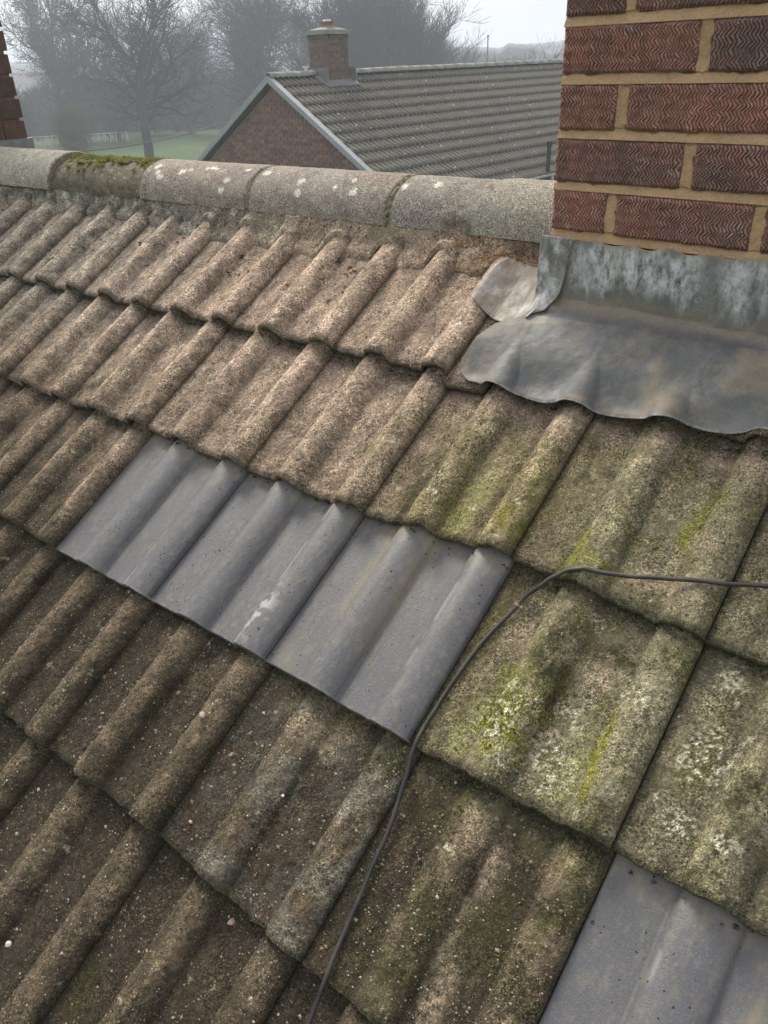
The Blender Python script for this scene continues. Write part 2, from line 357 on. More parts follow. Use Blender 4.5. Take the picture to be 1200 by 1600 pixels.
def tile_albedo(u, s, crest, x, y, kr):
    k, r = kr
    f1 = fbm(u * 22, s * 22, 4, 1); f2 = fbm(u * 70, s * 40, 4, 9); f3 = fbm(u * 160, s * 160, 3, 14); fs = fbm(u * 60, s * 9, 3, 22)
    left = sst(-.2, -1.2, u)
    base = lerp(np.broadcast_to(C(.375, .285, .215), u.shape + (3,)), C(.30, .255, .205), left)
    t1 = sst(.0, .28, s + (f1 - .5) * .2); base = lerp(base, C(.285, .218, .158), t1)
    olive = sst(.20, .42, u + (f1 - .5) * .12) * sst(.0, .12, s) * sst(.72, .62, s + (f1 - .5) * .03)
    base = lerp(base, C(.215, .178, .100), olive)
    grn = sst(.58, .72, u) * sst(.72, .6, s) * olive; base = lerp(base, C(.185, .168, .108), grn * .8)
    dark = sst(.25, .72, s + (f1 - .5) * .25 + .12 * sst(.1, -.9, u)) * (1 - olive)
    base = lerp(base, C(.066, .051, .033), dark)
    if kr == (1, 3): base = lerp(base, C(.095, .087, .070), sst(.4, .6, f1) * .8)
    if kr == (2, 3): base = lerp(base, C(.055, .048, .024), sst(.42, .6, f1) * .8)
    # worn crests are paler, pans hold dirt
    base = base * (1 + (1.15 * crest * (.5 + f2) - .10) * (0.28 + .72 * np.clip(dark, 0, 1)))[..., None]
    base = base * (.50 + 1.0 * f2)[..., None] * (.66 + .68 * fs)[..., None] * (.55 + .9 * fbm(u * 260, s * 260, 2, 17))[..., None]
    dirt = sst(.56, .74, f1) * (.22 + .4 * dark) * (1 - crest * .7); base = lerp(base, C(.05, .042, .028), dirt)
    base = lerp(base, C(.40, .315, .22), blobs(TAN, u, s, f2) * (.35 + .65 * sst(.4, .6, f3)) * .75)
    base = lerp(base, C(.34, .32, .15), blobs(YELLOW, u, s, f2) * .75)
    base = lerp(base, C(.055, .052, .020), blobs(DARKM, u, s, f2) * (.5 + .5 * sst(.35, .6, f3)) * .9)
    br = blobs(BRIGHT, u, s, f2); base = lerp(base, C(.235, .225, .018), br * (.45 + .55 * sst(.38, .58, f3)))
    base = lerp(base, C(.085, .095, .02), br * sst(.55, .7, f3) * .7)
    # scattered olive film and pale lichen
    base = lerp(base, C(.13, .125, .035), sst(.58, .72, fbm(u * 35, s * 20, 4, 31)) * .5 * sst(.35, .55, u) * sst(.72, .6, s))
    wh = blobs(WHITE, u, s, f2) * sst(.56, .62, fbm(u * 240, s * 240, 3, 77))
    rnd = sst(.79, .83, fbm(u * 55, s * 55, 3, 40)) * .6
    base = lerp(base, C(.58, .56, .40), np.clip(wh * .95 + rnd * sst(.5, .6, f3), 0, 1))
    # darker at the nose, under the lap and along the seam
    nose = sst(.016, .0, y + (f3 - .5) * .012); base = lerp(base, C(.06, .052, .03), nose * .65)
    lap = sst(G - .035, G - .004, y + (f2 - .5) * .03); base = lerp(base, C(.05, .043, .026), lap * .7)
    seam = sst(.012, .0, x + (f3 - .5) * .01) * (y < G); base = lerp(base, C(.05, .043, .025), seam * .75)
    return np.clip(base, .008, .75)
def rough_h(u, s, old=1.0, lump=1.0):
    return (fbm(u * 30, s * 30, 3, 3) - .5) * .0012 * lump + (fbm(u * 150, s * 150, 3, 5) - .5) * .0036 * old + (vn(u * 380, s * 380, 8) - .5) * .0018 * old

def build_tile(kr, hi=True):
    k, r = kr; grey = kr in GREY
    step = .0027 if hi else .012
    L = G + .06
    if r == 0: L = G + .02
    nx = int(W / step) + 1; ny = int(L / step) + 1
    xs = np.linspace(0, .2985, nx); xs = np.r_[xs[0], xs, xs[-1]]; ys = np.r_[.05, 0, 0, .0, np.linspace(0, L, ny)]
    drop = np.r_[TH, TH, TH * .5, 0, np.zeros(ny)]
    ysq = ys.copy(); dx = np.r_[TH, np.zeros(nx), TH]
    X, Y = np.meshgrid(xs, ys, indexing='ij'); D = np.maximum(drop[None, :], dx[:, None])
    (d0, e0), (d1, e1) = corr(k, r), corr(k + 1, r)
    fl = FLAT.get(kr, 1.0)
    u0 = k * W + d0; s0 = r * G + e0; wsc = (W + d1 - d0) / W; ang = (e1 - e0) / W
    U = u0 + X * wsc; S = s0 + ang * X - Y
    Z = tile_h(X, Y, fl if not grey else 0.0)
    if grey: Z = Z + grey_profile(X) * (.8 if k >= 3 else 1.0)
    top = (D == 0)
    if grey:
        # crisp moulded profile; faint waviness only
        Z = Z + (fbm(U * 25, S * 12, 2, 60) - .5) * .0003
        Yj = (fbm(U * 60, S * 0 + r, 3, 70) - .5) * .002
    else:
        lump = 1.35 if r >= 3 else 1.0
        Z = Z + np.where(D < TH, rough_h(U, S, 1.0 if hi else .3, lump), 0)
        Yj = (fbm(U * 70, S * 0 + r * 3, 3, 70) - .45) * .008
        # rounded worn nose
        Z = Z - np.where(top, .0028 * sst(.007, 0, Y), 0)
    nosew = sst(.03, 0, Y)
    if kr == (1, 0): Yj = Yj + np.where(X < .088, -.021, .0)
    Yp = Y + Yj * nosew * np.where(D > TH * .9, 1.0, 1.0) - np.where((D > 0) & (D < TH) & (Y < .001), .0018, 0)
    Z = Z - D
    P = np.stack([X * wsc, -(ang * X) + Yp, Z], -1).reshape(-1, 3)
    F = gridF(*X.shape)
    cr = np.clip(profile(X) / RH, 0, 1)
    if grey:
        f = fbm(U * 90, S * 90, 3, 80); e = np.exp(-((X - .088) / .003) ** 2) + np.exp(-((X - .240) / .003) ** 2)
        sc = e * sst(.45, .65, fbm(U * 20, S * 25, 3, 81)) * .35 + cr ** 2 * sst(.62, .78, fbm(U * 200, S * 90, 4, 82)) * .13 + sst(.004, 0, Y) * sst(.55, .7, f) * .25
        if kr == (0, 2): sc = sc + np.exp(-((X - .245) / .02) ** 2 - ((Y - .07) / .045) ** 2) * sst(.48, .6, f)
        stn = sst(.58, .72, fbm(U * 160, S * 60, 3, 83)) * .25 + sst(G - .05, G, Y + (f - .5) * .05) * .3
        if kr == (1, 2): stn = stn + (np.exp(-((X - .08) / .018) ** 2) + np.exp(-((X - .155) / .012) ** 2)) * .5 * sst(.02, .2, Y) + np.exp(-((X - .03) / .03) ** 2 - ((Y - .02) / .03) ** 2) * .35
        if kr == (3, 3): stn = stn + np.exp(-((X - .195) / .014) ** 2 - ((Y - .20) / .035) ** 2) * .9 * sst(.35, .6, f)
        me = mesh('grey_roof_tile', P, F, M_grey, True, {'scuff': np.clip(sc, 0, .8).ravel(), 'stain': np.clip(stn, 0, .9).ravel()})
    else:
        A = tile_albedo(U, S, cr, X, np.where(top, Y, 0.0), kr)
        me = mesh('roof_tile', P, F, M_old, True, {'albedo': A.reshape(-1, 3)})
    return me, (u0, -s0, 0)

house = link('terraced_house', None); tag(house, 'near house with weathered brown tiled roof patched with new grey tiles and brick chimney', 'house')
# deck under the tiles (front slope) in the roof frame
d = MB(); YR = .373 / math.cos(PIT)
d.box(-4.2, 3.2, -3.0, YR - .03, -.085, -.062)
roof = d.build('roof', M_deck, house, rot=(PIT, 0, 0))
vis = {0: (-8, 2), 1: (-6, 3), 2: (-4, 4), 3: (-3, 4), 4: (-1, 3), 5: (0, 2)}
low_cache = {}
for r in range(0, 9):
    for k in range(-13, 9):
        a, b_ = vis.get(r, (99, -99)); hi = a <= k <= b_
        if r == 0 and k >= 2 and not hi: pass
        if hi or (k, r) in GREY:
            me, loc = build_tile((k, r), True)
        else:
            key = (k % 3, min(r, 3), r == 0)
            if key not in low_cache: low_cache[key] = build_tile((k, r), False)[0]
            me = low_cache[key]; (d0, e0) = corr(k, r); loc = (k * W + d0, -(r * G + e0), 0)
        if r == 0 and k * W > .62 and k * W < 1.4 and k > 2: continue
        o = link('roof_tile', me, roof, loc)
        if (k, r) in GREY: o['label'] = 'smooth new grey roof tile'

# ---- helper: upper surface of the tiles at any roof coordinate
def surf(u, s, smooth=0):
    r = np.ceil((np.asarray(s) - .0) / G - 1e-6).astype(int); r = np.maximum(r, 0)
    y = r * G - s; k = np.floor(np.asarray(u) / W + 1e-9); x = u - k * W
    return tile_h(x, y)

# ---- mortar bedding between the top course and the ridge tiles (roof frame)
nu, nv = 900, 30
uu = np.linspace(-3.6, .47, nu); vv = np.linspace(0, 1, nv); Ug, Vg = np.meshgrid(uu, vv, indexing='ij')
xt = Ug - np.floor(Ug / W) * W; pr = profile(xt) / RH
low = -.252 - .040 * np.clip(pr, 0, 1) ** .8 + (fbm(Ug * 16, Ug * 0, 3, 50) - .5) * .035 - .03 * sst(-.6, -1.0, Ug)
topS = -.372
Sg = low * (1 - Vg) + topS * Vg
hs = tile_h(xt, -Sg)
Hup = .012 + .012 * Vg
Hg = hs * (1 - sst(.25, 1, Vg)) + Hup * sst(.25, 1, Vg)
Hg = np.maximum(Hg, hs * (1 - Vg * .4)) + .009 * sst(0, .14, Vg) - .006 * (Vg == 0) + (fbm(Ug * 40, Sg * 40, 4, 52) - .5) * .011 * sst(0, .1, Vg)
f1 = fbm(Ug * 12, Sg * 12, 4, 53); f2 = fbm(Ug * 50, Sg * 50, 4, 54)
A = lerp(np.broadcast_to(C(.235, .215, .18), Ug.shape + (3,)), C(.31, .245, .175), sst(-.75, -.25, Ug))
A = lerp(A, C(.34, .21, .13), sst(-.05, .30, Ug + (f1 - .5) * .2) * .75)
A = lerp(A, C(.12, .105, .075), sst(.52, .7, f1) * .55); A = A * (.6 + .8 * f2)[..., None]
A = lerp(A, C(.5, .47, .38), sst(.66, .72, f2) * .5)
me = mesh('mortar_bedding', np.stack([Ug, -Sg, Hg], -1).reshape(-1, 3), gridF(nu, nv), M_mortar_roof, True, {'albedo': A.reshape(-1, 3)})
link('mortar_bedding', me, roof)

# ---- ridge tiles, each about 45 cm, in world axes along x (child of the house)
YC, ZC = .378, .199
LICH = [(-.90, 60), (-.86, 38), (-.78, 52), (-.755, 58), (-.68, 66), (-.66, 64), (-.59, 42), (-.545, 66), (-.47, 62), (-.33, 30), (-.22, 44), (-.16, 38), (-.18, 60), (-.03, 55), (.05, 64), (-.60, 24), (-.88, 48), (-.70, 64), (-.335, 50)]
def ridge_tile(u0, u1, ry, rz, tone, label=None, joint='mortar', sink=0):
    nx = int((u1 - u0) / .004); na = 64
    xs = np.r_[u0, np.linspace(u0, u1, nx), u1]; an = np.linspace(-.06, math.pi + .06, na); inn = np.r_[1, np.zeros(nx), 1]
    X, Aa = np.meshgrid(xs, an, indexing='ij'); I = np.repeat(inn[:, None], na, 1)
    f = (fbm(X * 40, Aa * 4, 4, int(abs(u0) * 50) + 2) - .5) * .0024 + (vn(X * 250, Aa * 24, 5) - .5) * .0008
    endd = np.minimum(X - u0, u1 - X); f = f - .003 * sst(.008, 0, endd)
    edge = sst(.12, 0, Aa) ; f = f + (vn(X * 60, Aa * 0, 9) - .5) * .004 * edge
    # a band of repair mortar smeared over the last tile
    sm = np.zeros_like(X)
    if joint == 'smear':
        sm = sst(.10, .16, X + (fbm(X * 12, Aa * 2.2, 3, 91) - .5) * .16 - .03 * Aa); f = f + sm * (.0035 + .003 * fbm(X * 18, Aa * 4, 3, 92))
    ra = 1 + 0 * X; RY = ry + f - I * .016; RZ = rz + f - I * .016
    Y = YC - np.cos(Aa) * RY; Z = ZC - sink + np.sin(Aa) * RZ
    P = np.stack([X - u0, Y - YC, Z - ZC], -1).reshape(-1, 3)
    f1 = fbm(X * 14, Aa * 1.6, 4, 95); f2 = fbm(X * 60, Aa * 7, 4, 96); f3 = fbm(X * 150, Aa * 16, 3, 97)
    Al = np.broadcast_to(C(*tone), X.shape + (3,)) * (.72 + .56 * f1)[..., None] * (.75 + .5 * f2)[..., None]
    Al = lerp(Al, C(.15, .12, .095), sst(.5, .68, f1) * .45)
    Al = lerp(Al, C(.12, .10, .06), np.maximum(sst(.012, .0, X - u0 + (f2 - .5) * .012), sst(.012, .0, u1 - X + (f2 - .5) * .012)) * .8)
    Al = lerp(Al, C(.33, .31, .26), sm * .85); Al = lerp(Al, C(.12, .10, .08), np.exp(-((sm - .5) / .3) ** 2) * (sm > 0) * .8)
    for (lu, la) in LICH:
        a = math.radians(la); rr = .006 + .006 * ((lu * 977) % 1)
        dd = np.sqrt(((X - lu) / (rr * 1.1)) ** 2 + ((Aa - a) * ry / rr) ** 2); Al = lerp(Al, C(.68, .68, .58), sst(1.15, .75, dd + (f3 - .5) * 1.1) * .9)
    Al = lerp(Al, C(.5, .49, .4), sst(.73, .77, f3) * .5)
    if label and 'mossy' in label: Al = lerp(Al, C(.09, .08, .05), sst(.35, .6, f2) * .7)
    Al = lerp(Al, C(.14, .14, .03), sst(.55, .7, f2) * sst(1.3, 1.6, Aa) * .4)
    me = mesh('ridge_tile', P, gridF(*X.shape)[:, ::-1].copy(), M_ridge, True, {'albedo': np.clip(Al, .01, .75).reshape(-1, 3)})
    o = link('ridge_tile', me, house, (u0, YC, ZC))
    if label: o['label'] = label
    return o
ridge_tile(-.945, -.503, .105, .088, (.285, .245, .21))
ridge_tile(-.497, -.052, .105, .088, (.285, .245, .215))
ridge_tile(-.046, .43, .103, .087, (.28, .255, .225), 'ridge tile smeared with repair mortar beside the chimney', 'smear')
ridge_tile(-1.405, -.955, .099, .080, (.19, .165, .125), 'mossy ridge tile', sink=.003)
ridge_tile(-1.87, -1.395, .112, .094, (.36, .34, .29), 'pale ridge tile')
ridge_tile(-2.34, -1.876, .106, .090, (.33, .31, .27))
ridge_tile(-3.5, -3.05, .105, .088, (.3, .27, .23)); 
# mortar pointing in the ridge joints
for u0 in (-.95, -.50, -.049, -1.873):
    nx, na = 10, 60; X, Aa = np.meshgrid(np.linspace(-.009, .009, nx), np.linspace(0, math.pi, na), indexing='ij')
    rr = -.0035 + .0035 * np.cos(X / .009 * 1.4) + (fbm((X + u0) * 200, Aa * 9, 3, 5) - .5) * .009
    Pj = np.stack([X + (vn(Aa * 6, Aa * 0, 3) - .5) * .008, -np.cos(Aa) * (.103 + rr), np.sin(Aa) * (.086 + rr)], -1).reshape(-1, 3)
    al = np.broadcast_to(C(.20, .175, .12), (nx * na, 3)) * (.6 + .8 * fbm(X * 300, Aa * 30, 3, 9)).reshape(-1, 1)
    link('joint_mortar', mesh('joint_mortar', Pj, gridF(nx, na)[:, ::-1].copy(), M_mortar_roof, True, {'albedo': al}), house, (u0, YC, ZC))

# back slope and the walls below (hidden from the photograph, there for other viewpoints)
b2 = MB()
for r in range(9):
    for x in range(-13, 11):
        b2.box(x * W + .004, x * W + .296, -(r + 1) * G, -r * G - .002 + .03, -.02 - .0, .0 - .004 * (r % 2))
bo = b2.build('back_slope', M_slate, house, rot=(-PIT, 0, 0)); bo.location = (0, .378 + (.378 - .0) + .02, -.012); bo.rotation_euler = (PIT, 0, math.pi); bo['kind'] = 'stuff'
bo.location = (-.9, .756, -.004)
wl = MB(); wl.box(-4.0, 3.0, -2.1, 2.9, -5.2, -1.95); wl.build('wall', M_brick_old, house)

# ================================================================== NEAR CHIMNEY
BS = 1.07; ML = .225 * BS; MZ = .075 * BS; JX = .020; JZ = .0155
SL = ML - JX; HL = ML / 2 - JX; HZ = MZ - JZ; DEP = HL
CY = -.06; CX, CYY, CZ = .4105, .163, .2755 - HZ / 2 + .0
chim = link('chimney', None, house, (CX, CYY, CZ), (0, 0, CY))
def brick_mesh(L, seed, hi=True):
    st = .00105 if hi else .02
    nx = int(L / st) + 1; nz = int(HZ / st) + 1 if hi else 4
    xs = np.linspace(0, L, nx); zs = np.linspace(0, HZ, nz)
    X, Z = np.meshgrid(xs, zs, indexing='ij')
    per = .0172; tri = np.abs(((Z + .003 * seed) / per + (fbm(X * 30, Z * 30, 3, seed) - .5) * .45) % 1 - .5) * 2
    ph = (X + tri * .0068 + (fbm(X * 60, Z * 90, 3, seed + 3) - .5) * .0075) / .0058
    rl = np.abs((ph % 1) - .5) * 2; rl = sst(.15, .85, rl)
    wob = fbm(X * 90, Z * 120, 3, seed + 8)
    rl = np.clip(rl * (.15 + 1.6 * wob) * (.55 + .9 * fbm(X * 14, Z * 20, 3, seed + 30)), 0, 1.25)
    e = np.minimum(np.minimum(X, L - X), np.minimum(Z, HZ - Z)) + (vn(X * 150, Z * 150, seed) - .5) * .003
    Y = -.0033 * rl + .0018 + (fbm(X * 25, Z * 25, 3, seed + 5) - .5) * .003 + .005 * sst(.004, 0, e)
    if not hi: Y = Y * 0
    V = np.stack([X, Y, Z], -1).reshape(-1, 3); F = gridF(nx, nz)
    rel = rl.reshape(-1)
    # sides and back: a simple shell behind the face
    n = len(V); V2, F2 = box_vf(0, L, .004 if hi else .0005, DEP, 0, HZ)
    V = np.r_[V, np.array(V2)]; F2 = np.array([f for i, f in enumerate(F2)]) + n
    F = np.r_[F, F2]; rel = np.r_[rel, np.full(8, .3)]
    return mesh('brick', V, F, M_brick, True if hi else False, {'relief': rel})
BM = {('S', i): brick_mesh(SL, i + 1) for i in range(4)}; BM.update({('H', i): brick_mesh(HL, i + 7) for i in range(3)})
LOW = {}
def lowbrick(L):
    kx = round(L, 3)
    if kx not in LOW: LOW[kx] = brick_mesh(L, 3, False)
    return LOW[kx]
CW = 4 * ML - JX; CD = 2.5 * ML - JX
core = MB(); core.box(.012, CW - .012, .014, CD - .012, -.5, 13.5 * MZ); core.build('stack_core', M_joint, chim)
def run(face, L, row, off):
    """bricks along one face; face 0 front, 1 right, 2 back, 3 left"""
    x = 0; first = True; lst = []
    if off: lst.append((0, HL)); x = ML / 2
    while x < L - .03:
        l = min(SL, L - x); lst.append((x, l)); x += ML
    return lst
def place(face, x, l, row, z):
    if face == 0: loc = (x, 0, z); rot = 0
    elif face == 1: loc = (CW, x, z); rot = math.pi / 2
    elif face == 2: loc = (CW - x, CD, z); rot = math.pi
    else: loc = (0, CD - x, z); rot = -math.pi / 2
    hi = face == 0 and row < 5 and (abs(l - SL) < 1e-4 or abs(l - HL) < 1e-4) and x < .62
    if hi: me = BM[('S', random.randrange(4))] if l > .15 else BM[('H', random.randrange(3))]
    else: me = lowbrick(l)
    jz = random.uniform(-.001, .001)
    link('brick', me, chim, (loc[0] , loc[1] + (random.uniform(-.0015, .0015) if face == 0 else 0), loc[2] + jz), (0, random.uniform(-.004, .004) if face == 0 else 0, rot))
for row in range(0, 13):
    z = row * MZ; ev = row % 2 == 0
    # front: even rows begin with a header at the left corner (as photographed), odd rows with a stretcher
    for x, l in run(0, CW, row, ev): place(0, x, l, row, z)
    s0 = HL + JX
    for x, l in run(3, CD - s0 if ev else CD - s0, row, not ev): place(3, x, l, row, z)
    for x, l in run(1, CD - 2 * s0, row, not ev): place(1, x + s0, l, row, z)
    for x, l in run(2, CW - s0, row, ev): place(2, x, l, row, z)
# weather-struck mortar in the joints of the front face: one irregular sheet standing in the joints
nx, nz = 520, 400; X, Z = np.meshgrid(np.linspace(-.001, CW * .72, nx), np.linspace(-MZ * .35, 5.2 * MZ, nz), indexing='ij')
row = np.floor((Z + JZ / 2 + .0) / MZ); zf = (Z + JZ) - np.floor((Z + JZ) / MZ) * MZ      # 0..JZ = bed joint under a row
wv = (fbm(X * 45, Z * 45, 4, 12) - .5) * .015
bed = sst(JZ + .0035, JZ - .0015, zf + wv) * 1.0; bed = np.maximum(bed, sst(MZ - .0035, MZ + .0015, zf + wv))
rowi = np.floor((Z + JZ * .5) / MZ); ev = (rowi % 2 == 0)
xo = np.where(ev, X - (HL), X - SL); xm = xo - np.floor(xo / ML) * ML; wx = (fbm(X * 60, Z * 70, 4, 15) - .5) * .016
perp = sst(JX + .003, JX - .001, xm + wx) * (xo > -.004); perp = np.maximum(perp, sst(ML - .003, ML + .001, xm + wx) * (xo > -.004))
jm = np.maximum(bed, perp)
slope = np.where(bed > .5, .0065 * (np.clip(zf, 0, JZ) / JZ), .0035)     # struck: top of each bed pressed in, bottom lip proud
Y = np.where(jm > .02, .016 - jm * (.0158 - slope), .016) + (fbm(X * 60, Z * 60, 4, 19) - .5) * .0045
Y = np.maximum(Y, -.0030)
me = mesh('pointing', np.stack([X, Y, Z], -1).reshape(-1, 3), gridF(nx, nz), M_joint, True)
link('pointing', me, chim)
# flaunching and two pots on top (above the frame)
t_ = MB(); t_.box(-.03, CW + .03, -.03, CD + .03, 13 * MZ, 13 * MZ + .06); t_.build('flaunching', M_concrete, chim)
for px in (.28, .68):
    p_ = MB(); p_.tube([(px, CD / 2, 13 * MZ + .05), (px, CD / 2, 13 * MZ + .3), (px, CD / 2, 13 * MZ + .31), (px, CD / 2, 13 * MZ + .36)], [.11, .095, .12, .12], 20); p_.build('chimney_pot', M_clay, chim, smooth=True)

# ================================================================== LEAD FLASHINGS
def sheet(name, P, attrs, parent, th=.0014, label=None):
    """P: (nx,ny,3) grid, thickened along its normals with closed rims"""
    nx, ny = P.shape[:2]
    du = np.gradient(P, axis=0); dv = np.gradient(P, axis=1); n = np.cross(du, dv); n /= np.linalg.norm(n, axis=-1, keepdims=True) + 1e-12
    if n[..., 2].mean() < 0 and abs(n[..., 2].mean()) > .2: n = -n
    elif abs(n[..., 2].mean()) <= .2 and n[..., 1].mean() > 0: n = -n
    B = P - n * th; V = np.r_[P.reshape(-1, 3), B.reshape(-1, 3)]; F = gridF(nx, ny); N = nx * ny
    top = F; bot = F[:, ::-1] + N
    idx = np.arange(N).reshape(nx, ny); rim = np.r_[idx[:, 0], idx[-1, 1:], idx[-2::-1, -1], idx[0, -2:0:-1]]; nxt = np.roll(rim, -1)
    R = np.c_[rim, rim + N, nxt + N, nxt]
    at = {k: np.r_[v.ravel(), v.ravel()] for k, v in attrs.items()}
    me = mesh(name, V, np.r_[top, bot, R], M_lead, True, at); o = link(name, me, parent)
    if label: o['label'] = label
    return o
def roof2world(u, s, h):
    c, n = math.cos(PIT), math.sin(PIT); y = -s
    return np.stack([u, y * c - h * n, y * n + h * c], -1)
lead_root = link('lead_flashing', mesh('soaker', *box_vf(.43, 1.35, .19, .30, .09, .14), M_leadfar, False), house)
# apron dressed over the top course, turned up the brick face in one sheet
cc, sn = math.cos(CY), math.sin(CY)
def plane_z(x, y, h): return y * math.tan(PIT) + h / math.cos(PIT)
na, nb, nc = 420, 130, 110
a = np.linspace(0, 1, na)[:, None]; b = np.linspace(0, 1, nb)[None, :]
s_top = -.150; a_lo = .016 - .026 * sst(.25, .5, a); S = a_lo + (s_top - a_lo) * b
UL = np.interp(b, [0, .05, .14, .28, .55, .8, 1], [.392, .352, .330, .322, .332, .350, .395])
U = UL + (1.45 - UL) * (a ** 1.15)
def lead_h(U, S):
    kk = np.floor(U / W); xt = U - kk * W
    sof = sum(profile((xt + o_) % W) for o_ in np.linspace(-.028, .028, 9)) / 9
    wf = sst(.0, -.085, S); H = sof * .75 * (1 - wf) + RH * .92 * wf + .006 + S * (LAP / G)
    return np.maximum(H, profile(xt) + S * (LAP / G) + .0045)
H = lead_h(U, S) + .010 * sst(.45, 1, b) * sst(.0, .25, a) + (fbm(U * 9, S * 9, 3, 33) - .5) * .007 + (fbm(U * 30, S * 30, 3, 34) - .5) * .0035
H = H - .002 * sst(.03, 0, b)
S2 = S + (fbm(U * 14, U * 0, 3, 35) - .5) * .014 * (1 - b) ** 3
PA = roof2world(U, S2, H)
c_ = np.linspace(0, 1, nc)[None, :]
# wall part: x continues from the crease, y follows the brick face
ux0 = (PA[:, -1, 0][:, None] - CX) / cc; ux = ux0 + 0 * c_
p0 = PA[:, -1][:, None, :]
outw = .009 + (fbm(ux * 14, c_ * 3, 3, 41) - .5) * .006 * (1 - c_) + (fbm(ux * 40, c_ * 8, 3, 42) - .5) * .002
ztop = CZ - .012 + .008 * (vn(ux * 30, ux * 0, 4) - .5)
yw = CYY + ux * sn - outw
z1 = p0[..., 2] + .012                       # where the cove meets the wall
t = np.clip(c_ / .28, 0, 1); t2_ = np.clip((c_ - .28) / .72, 0, 1)
yc = p0[..., 1] + (yw - p0[..., 1]) * np.sin(t * math.pi / 2); zc = p0[..., 2] + (z1 - p0[..., 2]) * (1 - np.cos(t * math.pi / 2)) + .35 * (yw - p0[..., 1]) * np.sin(t * math.pi / 2)
zc1 = z1 + .35 * (yw - p0[..., 1])
PW = np.stack([p0[..., 0] + 0 * c_, yc, np.where(t2_ > 0, zc1 + (ztop - zc1) * t2_, zc)], -1)
P = np.concatenate([PA, PW[:, 1:]], 1)
whA = sst(.52, .7, fbm(U * 14, S * 10, 4, 36)) * .18 + sst(.03, .0, b) * .5
tnA = sst(.52, .70, fbm(U * 14, S * 14, 4, 38)) * .6 + sst(.16, .0, a) * .35
cw = c_[:, 1:]; uxw = ux[:, 1:]
whW = sst(.32, .62, cw + (fbm(uxw * 45, cw * 3, 3, 43) - .5) * .55) * sst(1.03, .9, cw + (fbm(uxw * 30, cw * 2, 3, 48) - .5) * .2) * np.interp(uxw, [0, .05, .12, .26, .30, .33, .42, .46, 1], [.5, .7, 1, 1, .15, .8, .7, .25, .25])
tnW = sst(.55, .2, cw) * .6 * sst(0, .2, cw) + sst(.34, .46, uxw) * sst(.4, .9, cw) * .9 + sst(.88, 1, cw) * .6
sheet('apron', P, {'white': np.concatenate([whA + 0 * a, whW], 1), 'tan': np.concatenate([tnA + 0 * a, tnW], 1)}, lead_root)
# narrow lapped piece wrapping the corner
na, nb = 30, 60
a = np.linspace(0, 1, na)[:, None]; b = np.linspace(0, 1, nb)[None, :]
xl = np.interp(b, [0, .3, 1], [-.010, -.012, -.006]); xr = np.interp(b, [0, .08, .25, .5, 1], [-.004, .022, .036, .045, .056])
ux = xl + (xr - xl) * a
yf = CYY + ux * sn; zb_ = plane_z(CX, CYY - .03, .012) + .0
o_ = .018 + .028 * (1 - sst(0, .4, b)) ** 2 + .004 * np.sin(a * 3.1) + (fbm(ux * 40, b * 4, 3, 46) - .5) * .004
P = np.stack([CX + ux * cc + o_ * sn, yf - o_ * cc, zb_ + (CZ - .008 - zb_) * b + 0 * a], -1)
sheet('lapped_corner', P, {'white': .35 + .6 * sst(.45, .62, fbm(ux * 60, b * 9, 3, 47)), 'tan': .5 * (1 - b) + 0 * a}, lead_root, label='pale strip of lead lapped round the corner')
# tongue dressed over the ridge mortar, left of the corner
na, nb = 60, 60
a = np.linspace(0, 1, na); b = np.linspace(0, 1, nb)
lu = np.interp(b, [0, .25, .5, .8, 1], [.315, .285, .272, .262, .268]); ls = np.interp(b, [0, .25, .5, .8, 1], [-.292, -.285, -.255, -.20, -.168])
ru = np.interp(b, [0, .3, .7, 1], [.400, .422, .425, .405]); rs = np.interp(b, [0, .3, .7, 1], [-.285, -.24, -.175, -.142])
U = lu[None] + (ru - lu)[None] * a[:, None]; S = ls[None] + (rs - ls)[None] * a[:, None] + .012 * np.sin(a * math.pi)[:, None] * b[None]
xt = U - np.floor(U / W) * W; sof = sum(profile((xt + o_) % W) for o_ in np.linspace(-.02, .02, 7)) / 7
H = np.maximum(sof + S * (LAP / G) + .010, profile(xt) + S * (LAP / G) + .006) + .008 * sst(-.18, -.30, S) + (fbm(U * 30, S * 30, 3, 49) - .5) * .004 + .006 * sst(.8, 1, a)[:, None]
sheet('tongue', roof2world(U, S, H), {'white': .35 * sst(.4, .6, fbm(U * 30, S * 30, 3, 51)) + .15, 'tan': .75 + 0 * U}, lead_root, label='small pale tongue of lead left of the chimney')

